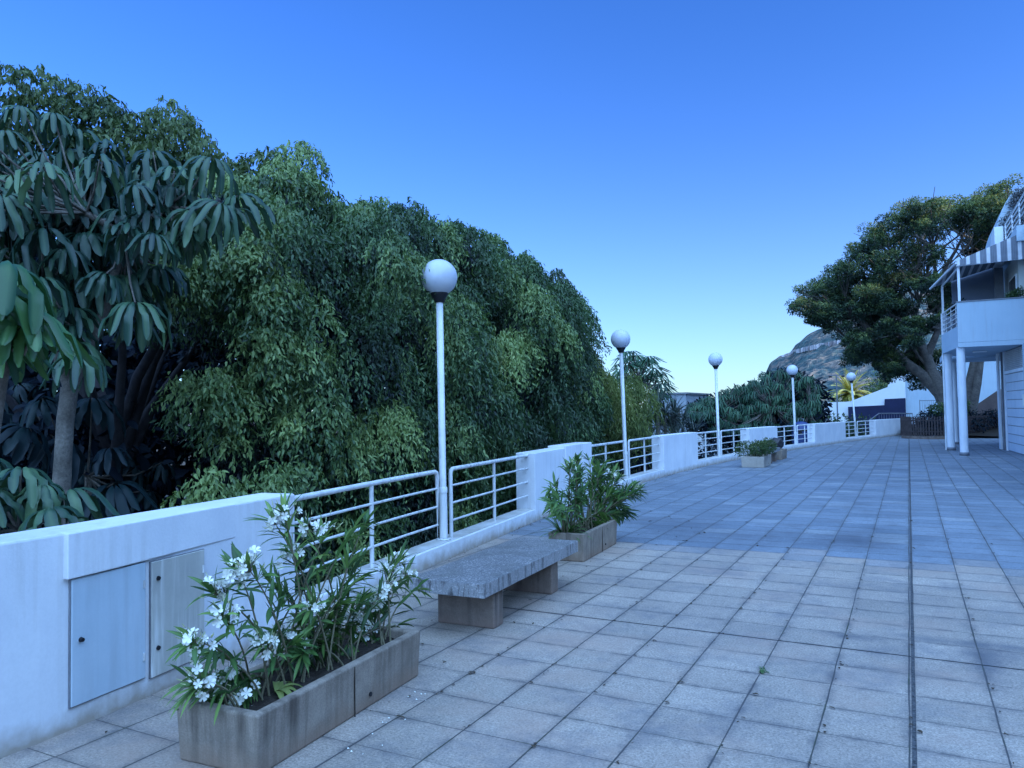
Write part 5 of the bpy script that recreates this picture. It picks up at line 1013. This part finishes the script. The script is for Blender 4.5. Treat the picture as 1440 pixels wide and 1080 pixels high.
# handrail of the ramp
root=empty('handrail',(-.8,55,0),'grey metal handrail sloping down beside the far ramp','railing')
mb=MB(); mb.tube([(-2.35,52.5,.55),(-1.73,54.97,1.06),(.2,55,1.04),(.2,55,.1)],.04,n=8).tube([(-1.73,54.97,.62),(.2,55,.60)],.025,n=6).build('rail',M['greymetal'],root)
mb=MB()
for k in range(14): x=-1.73+k*.148; mb.box(x-.014,x+.014,54.99,55.015,.05,1.03)
mb.build('bars',M['greymetal'],root)
# ramp wall at right
root=empty('ramp_wall',(4,52,0),'brown sloping ramp wall seen between the pillars and shop front','wall')
slab_xz('wall',[(2.6,0),(6.5,0),(6.5,3.3),(4.55,2.3),(3.3,1.35),(2.6,1.1)],52,52.4,surf('brown_render',(.12,.09,.085),(.2,.15,.14),1,.9,20,.2),root)
# floodlight pole
root=empty('floodlight_pole',(-4.6,59.83,-3.3),'thin dark floodlight pole with crossbar left of the farthest globe lamp','light pole')
MB().tube([(-4.6,59.83,-3.3),(-4.6,59.83,3.85)],.06,.045,8).build('pole',M['greymetal'],root)
MB().box(-5.15,-4.05,59.80,59.86,3.8,3.87).build('crossbar',M['greymetal'],root)
for x in (-5.1,-4.25): MB().box(x,x+.2,59.6,59.82,3.68,3.79).build('floodlight',M['black'],root)
# blue container
def bin_():
    root=empty('recycling_container',(-4.02,33.8,-.35),'rounded dark blue recycling container behind the railing by the fourth lamp','container')
    prof=[(0,-.05),(.34,-.05),(.37,.0),(.38,.15),(.38,.95),(.35,1.12),(.28,1.22),(.16,1.29),(0,1.31)]
    MB().lathe((-4.02,33.8,-.33),prof,28).build('body',M['bin'],root)
    MB().lathe((-4.02,33.8,-.33),[(.386,.90),(.40,.91),(.40,.96),(.386,.97)],28).build('rim',M['black'],root)
    MB().tube([(-4.02,33.44,.5),(-4.01,33.40,.5)],.08,n=14).build('opening',M['black'],root)
    MB().tube([(-4.02-.1,33.8,.98),(-4.02-.1,33.8,1.08),(-4.02+.1,33.8,1.08),(-4.02+.1,33.8,.98)],.02,n=6).build('lifting_ring',M['greymetal'],root)
    mb=MB().box(-4.5,-3.5,33.3,34.3,-3.3,-.385).build('stand',M['concrete2'],root)
bin_()
# grey house and bits beyond the wall, left of third lamp
root=empty('grey_house',(-12.3,44,-3.3),'pale grey flat-roofed house half hidden behind the spiky plants','building')
MB().box(-13.6,-11.35,43.3,49,-3.3,2.42).build('wall',M['grey'],root)
MB().box(-13.7,-11.25,43.2,49.1,2.423,2.52).build('roof',M['greymetal'],root)
for x in (-13.2,-12.2): MB().box(x,x+.5,43.25,43.299,.6,1.6).build('window',M['glass'],root)
root=empty('small_house',(-9.7,41.5,-3.3),'small grey house with pale corner pillar seen through the railings','building')
MB().box(-10.4,-8.6,41.2,44,-3.3,.9).build('wall',M['grey'],root)
mb=MB(); mb.sheet([(-10.6,40.9,.80),(-8.4,40.9,.80),(-9.5,40.9,1.55)],[(-10.6,44.2,.80),(-8.4,44.2,.80),(-9.5,44.2,1.55)]); mb.build('roof',M['grey'],root)
MB().box(-9.62,-9.36,38.8,39.06,-3.3,.72).build('corner_pillar',M['white2'],root)
MB().box(-9.2,-8.8,41.15,41.199,-.8,.2).build('window',M['glass'],root)

# palm
def palm():
    c=Vector((-5.6,90,2.9)); root=empty('palm_tree',(c.x,c.y,-3.3),'sunlit yellow green palm tree below the mountain','tree')
    MB().tube([(c.x,c.y,-3.3),(c.x,c.y,c.z-.1)],.38,.32,12,wob=.3).build('trunk',M['bark'],root,fix=False)
    V=[];T=[];F=[]
    for k in range(64):
        q=random.random()*6.28; e=random.uniform(-.75,1.45); ln=random.uniform(2.2,3.0)
        d=Vector((math.cos(q)*math.cos(e),math.sin(q)*math.cos(e),math.sin(e))); p=c.copy(); tn=.75 if e>.1 else .25
        for i in range(12):
            d=(d+Vector((0,0,-.09))).normalized(); p2=p+d*ln/12
            sd=d.cross(Vector((0,0,1))).normalized()
            for s in (-1,1):
                for h in (0,.5):
                    strap(V,T,F,p.lerp(p2,h),d*.9+sd*s*.8+Vector((0,0,-.1)),Vector((0,0,1)),0.66*(1-.045*i),.12,.35,min(1,max(0,random.gauss(tn,.15))),2)
            p=p2
    raw_mesh('crown',np.array([tuple(v) for v in V],np.float32),np.array(F,np.int32),4,np.array(T,np.float32),M['palm'],root)
palm()
# pale plant by fourth lamp gap (sunlit strap leaves)
V=[];T=[];F=[]
for p in ((-9.5,64,1.9),(-9.0,64,1.4),(-8.4,64.5,1.1)):
    for k in range(60):
        q=random.random()*6.28; e=random.uniform(-.2,1.4)
        strap(V,T,F,p,(math.cos(q)*math.cos(e),math.sin(q)*math.cos(e),math.sin(e)),Vector((0,0,1)),random.uniform(.6,1.1),.08,.8,random.uniform(.6,1),3)
root=empty('pale_shrub',(-9,64.2,-3.3),'pale yellow spiky shrub between umbrella tree and white building','plant')
raw_mesh('foliage',np.array([tuple(v) for v in V],np.float32),np.array(F,np.int32),4,np.array(T,np.float32),M['palm'],root)
MB().tube([(-9,64.2,-3.3),(-9,64.2,1.6)],.12,.08,8).build('trunk',M['bark'],root,fix=False)

# ------------------------------------------------------------------ building at right
def building():
    root=empty('balcony_building',(3.2,27.2,0),'white building with pillared balcony and striped awning at the right edge','building')
    XF=1.42
    # floor outline of the balcony: front corner, side running away, rounded far corner
    side=[(1.42,27.2),(1.26,28.8),(1.10,30.4),(1.12,31.2),(1.35,31.9),(1.9,32.4),(2.9,32.6)]
    outl=side+[(12,32.6),(12,27.2)]
    mb=MB().prism(outl[::-1],3.36,3.50); mb.build('balcony_floor',M['bwall'],root)
    # solid front parapet
    MB().box(1.42,12,27.2,27.32,3.503,4.75).build('front_parapet',M['bwall'],root,bevel=.01)
    MB().box(1.40,12,27.18,27.34,4.753,4.79).build('parapet_cap',M['greymetal'],root)
    # low side parapet + rails
    def ribbon(line,z0,z1,t,name,mat,par,shift=0):
        m=MB(); vs=[]
        for i,(x,y) in enumerate(line):
            a=line[max(i-1,0)]; b=line[min(i+1,len(line)-1)]; dx,dy=b[0]-a[0],b[1]-a[1]; l=math.hypot(dx,dy)
            nx,ny=dy/l,-dx/l; x+=nx*shift; y+=ny*shift
            vs+=[(x,y,z0),(x,y,z1),(x+nx*t,y+ny*t,z1),(x+nx*t,y+ny*t,z0)]
        k=len(line)
        fs=[(4*i+j,4*i+(j+1)%4,4*i+4+(j+1)%4,4*i+4+j) for i in range(k-1) for j in range(4)]+[(0,1,2,3),(4*k-1,4*k-2,4*k-3,4*k-4)]
        m.add(vs,fs); return m.build(name,mat,par)
    sd=[(1.42,27.323)]+side[1:]
    ribbon(sd,3.503,4.02,.12,'side_parapet',M['bwall'],root)
    rl=empty_part=None
    rr=MB()
    for z in (4.17,4.32,4.47,4.62,4.76): rr.tube([(x+.05,y,z) for x,y in sd[:3]],.016 if z<4.7 else .024,n=6)
    for x,y in ((1.40,27.9),(1.30,28.8),(1.20,29.7)): rr.tube([(x+.03,y,4.02),(x+.03,y,4.76)],.018,n=6)
    rr.build('side_railing',M['rail'],root)
    ribbon(side[2:],4.023,4.78,.12,'end_pier',M['pillar'],root)
    # shop walls (ground floor) and upper walls
    MB().box(3.05,3.25,15,27.0,0,3.355,0).build('shop_wall',M['bwall'],root)
    wl=[(3.13,27.0),(2.93,30.45)]
    # garage shutter
    sh=MB(); n=9
    for k in range(9):
        z0=.03+k*.283
        for (a,b) in ((0,.44),(.45,1)) if k%2 else ((0,.7),(.71,1)):
            p=[(wl[1][0]+(wl[0][0]-wl[1][0])*t, wl[1][1]+(wl[0][1]-wl[1][1])*t) for t in (a,b)]
            sh.prism([(p[0][0],p[0][1]),(p[0][0]+.05,p[0][1]),(p[1][0]+.05,p[1][1]),(p[1][0],p[1][1])][::-1],z0,z0+.258)
    sh.build('shutter',M['shutter'],root,bevel=.004)
    q=MB(); q.prism([(2.95,30.4),(3.15,30.4),(3.3,27.0),(3.14,27.0)],0,2.575); q.build('shutter_backing',M['greymetal'],root)
    tr=MB(); tr.prism([(2.90,30.45),(3.05,30.45),(3.25,27.0),(3.10,27.0)],2.58,2.68); tr.build('shutter_head',M['pillar'],root)
    tr=MB(); tr.prism([(2.89,30.46),(2.89,30.6),(3.1,30.6),(3.1,30.46)],0,3.355); tr.build('door_frame',M['pillar'],root)
    lo=MB()
    for k in range(11):
        z=2.70+k*.058; lo.prism([(2.93,30.45),(3.03,30.45),(3.23,27.0),(3.13,27.0)],z,z+.044)
    lo.build('louvre',M['louvre'],root)
    q=MB(); q.prism([(2.96,30.44),(3.2,30.44),(3.3,27.0),(3.16,27.0)],2.685,3.35); q.build('louvre_backing',M['greymetal'],root)
    MB().box(2.86,3.3,30.9,31.05,0,3.355).build('pilaster',M['greymetal'],root)
    MB().box(2.80,2.86,31.3,31.8,0,3.355).build('pilaster',M['pillar'],root)
    MB().box(3.31,8,30.5,36,0,3.355).build('shop_back_wall',M['grey'],root)
    # white notice on the shutter
    MB().box(3.075,3.082,27.15,27.6,1.50,1.86).build('notice',M['petal'],root)
    # ceiling light
    MB().box(1.95,2.35,29.4,29.55,3.30,3.355).build('ceiling_lamp',M['white2'],root,bevel=.01)
    # upper storey: room behind balcony, dark recess
    MB().box(3.10,12,27.6,36,3.503,6.2).build('upper_wall',M['cream'],root)
    MB().box(2.72,2.98,30.3,30.6,3.503,6.2).build('upper_column',M['greymetal'],root)
    w=MB().box(3.06,3.098,28.0,29.6,4.2,5.62).build('window',M['pillar'],root)
    for a,b in ((28.06,28.78),(28.84,29.54)): MB().box(3.045,3.058,a,b,4.25,5.56).build('pane',M['glass'],w)
    MB().box(1.5,3.0,31.25,31.4,3.503,6.35).build('back_screen',M['bscreen'],root)  # sheet coloured as the blue-grey shade under the awning
    # pillars
    for (x,y,r) in ((1.49,27.42,.118),(1.27,30.45,.118),(1.62,34.9,.118)):
        pl=MB().lathe((x,y,0),[(r,.10),(r,3.357)],28).build('pillar',M['pillar'],root)
        MB().lathe((x,y,0),[(0,0),(r+.02,0),(r+.02,.095),(r,.105)],28).build('base_ring',M['greymetal'],pl)
    MB().tube([(1.13,30.6,0),(1.13,30.6,3.4)],.035,n=8).build('downpipe',M['rail'],root)
    MB().box(1.2,8,32.605,36,3.30,3.50).build('rear_slab',M['bwall'],root)
    # upper terrace
    MB().box(3.02,12,27.0,36,6.45,6.92).build('terrace_edge',M['bwall'],root,bevel=.01)
    ur=MB()
    for z in (7.08,7.25,7.42,7.58): ur.tube([(3.05,30.0,z),(3.12,24.5,z)],.02 if z<7.5 else .028,n=6)
    for y in (30.0,28.4,26.8,25.2): ur.tube([(3.05+(30-y)*.0125,y,6.9),(3.05+(30-y)*.0125,y,7.58)],.024,n=6)
    ur.build('terrace_railing',M['rail'],root)
    MB().box(3.3,12,16,27.0,3.503,6.9).build('front_wing_wall',M['bwall'],root)
    # rounded rear wall grown over by a climber
    arc=[(2.97,6.4),(2.99,7.45),(3.05,7.98),(3.18,8.49),(3.27,8.74),(3.39,8.99),(3.53,9.23),(3.71,9.42),(3.98,9.56),(4.5,9.7),(9,9.8),(9,6.4)]
    m=MB(); m.sheet([(x,33.0,z) for x,z in arc],[(x,38,z) for x,z in arc]); rw=m.build('rounded_wall',M['bwall'],root,bevel=.02)
    CL=Leaves()
    for i in range(300):
        x=random.uniform(3.1,5.2); z=random.uniform(7.2,9.6); lim=interp([(7.45,2.99),(7.98,3.05),(8.49,3.18),(8.99,3.39),(9.42,3.71),(9.7,4.4)],z)+.14
        if x<lim: continue
        fill(CL,(x,32.85,z),.16,26,.09,1,random.uniform(.2,.8),.5)
    CL.build('climber',M['climber'],rw)
    # curved white fin at the end of the terrace
    fin=[(30.1,6.3),(31.6,6.3),(31.6,7.0),(31.45,7.25),(31.15,7.42),(30.7,7.52),(30.1,7.56)]
    m=MB(); m.sheet([(2.74,y,z) for y,z in fin],[(3.0,y,z) for y,z in fin]); m.build('terrace_fin',M['pillar'],root,bevel=.01)
    return root
def striped(name,ax):
    m,nt,bs=newmat(name); p=pos(nt); s=N(nt,'ShaderNodeSeparateXYZ'); L(nt,p,s.inputs[0])
    f=math_(nt,'FRACT',math_(nt,'DIVIDE',math_(nt,'SUBTRACT',s.outputs[ax],1.44),.268))
    g=math_(nt,'GREATER_THAN',f,.36)
    thin=math_(nt,'LESS_THAN',math_(nt,'ABSOLUTE',math_(nt,'SUBTRACT',math_(nt,'FRACT',math_(nt,'MULTIPLY',f,6.0)),.5)),.12)
    c=mixc(nt,g,(.62,.62,.64),mixc(nt,math_(nt,'MULTIPLY',thin,.5),(.15,.165,.20),(.3,.32,.36)))
    c=mixc(nt,1.0,c,ramp(nt,noise_(nt,p,6,4),[(.3,.85),(.7,1.05)]),'MULTIPLY')
    L(nt,c,bs.inputs['Base Color']); bs.inputs['Roughness'].default_value=.9
    return m
M['shutter']=surf('shutter',(.50,.58,.68),(.62,.68,.75),1.5,.55,40,.06,streak=((.4,.45,.5),.4),bumps=.1)
M['louvre']=surf('louvre',(.42,.42,.44),(.52,.52,.54),3,.7,40,.1)
M['cream']=surf('cream_wall',(.52,.54,.52),(.6,.61,.58),1,.85,30,.05)
M['bscreen']=surf('screen',(.18,.21,.28),(.24,.27,.34),1,.85,30,.08)
building()
M['stripe']=striped('awning_stripes',0)
def awning():
    root=empty('striped_awning',(1.45,27.2,4.8),'grey and white striped awning over the balcony','awning')
    # sloping roof sheet, gable valance in front
    rf=MB(); A=[(1.40,27.12,6.00),(.82,31.2,5.80),(3.02,31.2,6.42),(3.02,27.12,6.60)]
    rf.sheet(A,[(x,y,z+.02) for x,y,z in A]); rf.build('awning_roof',M['stripe'],root)
    n=24; m=MB(); vs=[]
    for i in range(n+1):
        x=1.46+(3.35-1.46)*i/n; zt=6.03+(6.66-6.03)*min(1,(x-1.46)/1.6); zb=5.87+.012*math.sin(i*2.1)+(x-1.46)*.02
        vs+=[(x,27.05+.012*math.sin(i*1.3),zb),(x,27.08,zt)]
    m.add(vs,[(2*i,2*i+2,2*i+3,2*i+1) for i in range(n)]); m.build('valance',M['stripe'],root,fix=False)
    MB().tube([(1.44,27.12,5.97),(.82,31.25,5.78)],.035,n=8).build('eave_beam',M['pillar'],root)
    MB().tube([(1.52,27.2,5.86),(1.16,30.6,5.74)],.03,n=8).build('side_beam',M['pillar'],root)
    MB().tube([(1.44,27.14,5.88),(3.2,27.14,5.93)],.025,n=8).build('front_beam',M['pillar'],root)
    for x,y,z0 in ((1.50,27.26,4.79),(1.17,30.45,4.78)): MB().box(x-.035,x+.035,y-.035,y+.035,z0,5.86 if y<28 else 5.76).build('post',M['pillar'],root)
awning()
# plants on the balcony
LV=Leaves()
for k in range(7): fill(LV,(2.84+.05*k,27.62,4.84+.03*k),.13,80,.07,1,.5)
o=LV.build('balcony_plant',M['shrub']); tag(o,'leafy plant peeping above the balcony parapet','plant')
LV=Leaves(); 
for k in range(14): fill(LV,(1.62-.012*k,27.7+.12*k,4.78),.13,60,.08,1,.4)
o=LV.build('railing_plant',M['umbdark']); tag(o,'dark small plant behind the balcony side railing','plant')

# ------------------------------------------------------------------ light, sky, camera
SUN_EL=21; SUN_AZ=95     # degrees from +Y towards +X
sd=Vector((math.sin(R(SUN_AZ))*math.cos(R(SUN_EL)),math.cos(R(SUN_AZ))*math.cos(R(SUN_EL)),math.sin(R(SUN_EL))))
sl=bpy.data.lights.new('sun','SUN'); sl.energy=5.0; sl.angle=R(.5); sl.color=(1,.84,.55)
so=bpy.data.objects.new('sun',sl); COL.objects.link(so); so.rotation_euler=(-sd).to_track_quat('-Z','Y').to_euler(); so.location=(40,20,40)
w=bpy.data.worlds.new('World'); S.world=w; w.use_nodes=True; nt=w.node_tree; bg=nt.nodes['Background']
sky=nt.nodes.new('ShaderNodeTexSky'); sky.sky_type='NISHITA'; sky.sun_disc=False
sky.sun_elevation=R(SUN_EL); sky.sun_rotation=R(SUN_AZ); sky.air_density=1.0; sky.dust_density=.6; sky.ozone_density=1.5; sky.altitude=0
mx=nt.nodes.new('ShaderNodeMix'); mx.data_type='RGBA'; mx.blend_type='MULTIPLY'; mx.inputs[0].default_value=1; mx.inputs[7].default_value=(SKYTINT[0],SKYTINT[1],SKYTINT[2],1)
nt.links.new(sky.outputs[0],mx.inputs[6]); 
# fill glow added to the unseen sky, high to the east and south
tc=nt.nodes.new('ShaderNodeTexCoord'); dp=nt.nodes.new('ShaderNodeVectorMath'); dp.operation='DOT_PRODUCT'
hd=Vector((math.sin(R(SKYFILL_AZ))*math.cos(R(SKYFILL_EL)),math.cos(R(SKYFILL_AZ))*math.cos(R(SKYFILL_EL)),math.sin(R(SKYFILL_EL))))
dp.inputs[1].default_value=hd; nt.links.new(tc.outputs['Generated'],dp.inputs[0])
mr=nt.nodes.new('ShaderNodeMapRange'); mr.interpolation_type='SMOOTHSTEP'; mr.inputs['From Min'].default_value=.0; mr.inputs['From Max'].default_value=.95
nt.links.new(dp.outputs['Value'],mr.inputs['Value'])
hz=nt.nodes.new('ShaderNodeMix'); hz.data_type='RGBA'; hz.blend_type='ADD'; hz.inputs[7].default_value=(*SKYFILL,1)
nt.links.new(mr.outputs['Result'],hz.inputs[0]); nt.links.new(mx.outputs[2],hz.inputs[6]); 
# pale band of haze along the horizon
sx=nt.nodes.new('ShaderNodeSeparateXYZ'); nt.links.new(tc.outputs['Generated'],sx.inputs[0])
def wm(op,a,b):
    n=nt.nodes.new('ShaderNodeMath'); n.operation=op; n.use_clamp=True
    for i,v in enumerate((a,b)):
        if isinstance(v,(int,float)): n.inputs[i].default_value=v
        else: nt.links.new(v,n.inputs[i])
    return n.outputs[0]
ho=wm('POWER',wm('SUBTRACT',1.0,sx.outputs[2]),7.0)
h2=nt.nodes.new('ShaderNodeMix'); h2.data_type='RGBA'; h2.blend_type='ADD'; h2.inputs[7].default_value=(3.2,3.1,1.4,1)
nt.links.new(ho,h2.inputs[0]); nt.links.new(hz.outputs[2],h2.inputs[6]); nt.links.new(h2.outputs[2],bg.inputs[0]); bg.inputs[1].default_value=SKYSTR

cd=bpy.data.cameras.new('camera'); cam=bpy.data.objects.new('camera',cd); COL.objects.link(cam); S.camera=cam
cd.sensor_fit='HORIZONTAL'; cd.sensor_width=36; cd.lens=36*1065/1440; cd.clip_start=.05; cd.clip_end=9000
yaw,pitch,roll=R(27.6),math.atan(38/1065),R(.9)
fw=Vector((-math.sin(yaw)*math.cos(pitch),math.cos(yaw)*math.cos(pitch),math.sin(pitch)))
r0=Vector((math.cos(yaw),math.sin(yaw),0)); u0=r0.cross(fw)
rr=r0*math.cos(roll)-u0*math.sin(roll); uu=u0*math.cos(roll)+r0*math.sin(roll)
cam.matrix_world=Matrix(((rr.x,uu.x,-fw.x,0),(rr.y,uu.y,-fw.y,0),(rr.z,uu.z,-fw.z,1.6),(0,0,0,1)))
S.render.engine='CYCLES'
S.view_settings.view_transform='Standard'; S.view_settings.look='None'; S.view_settings.exposure=0
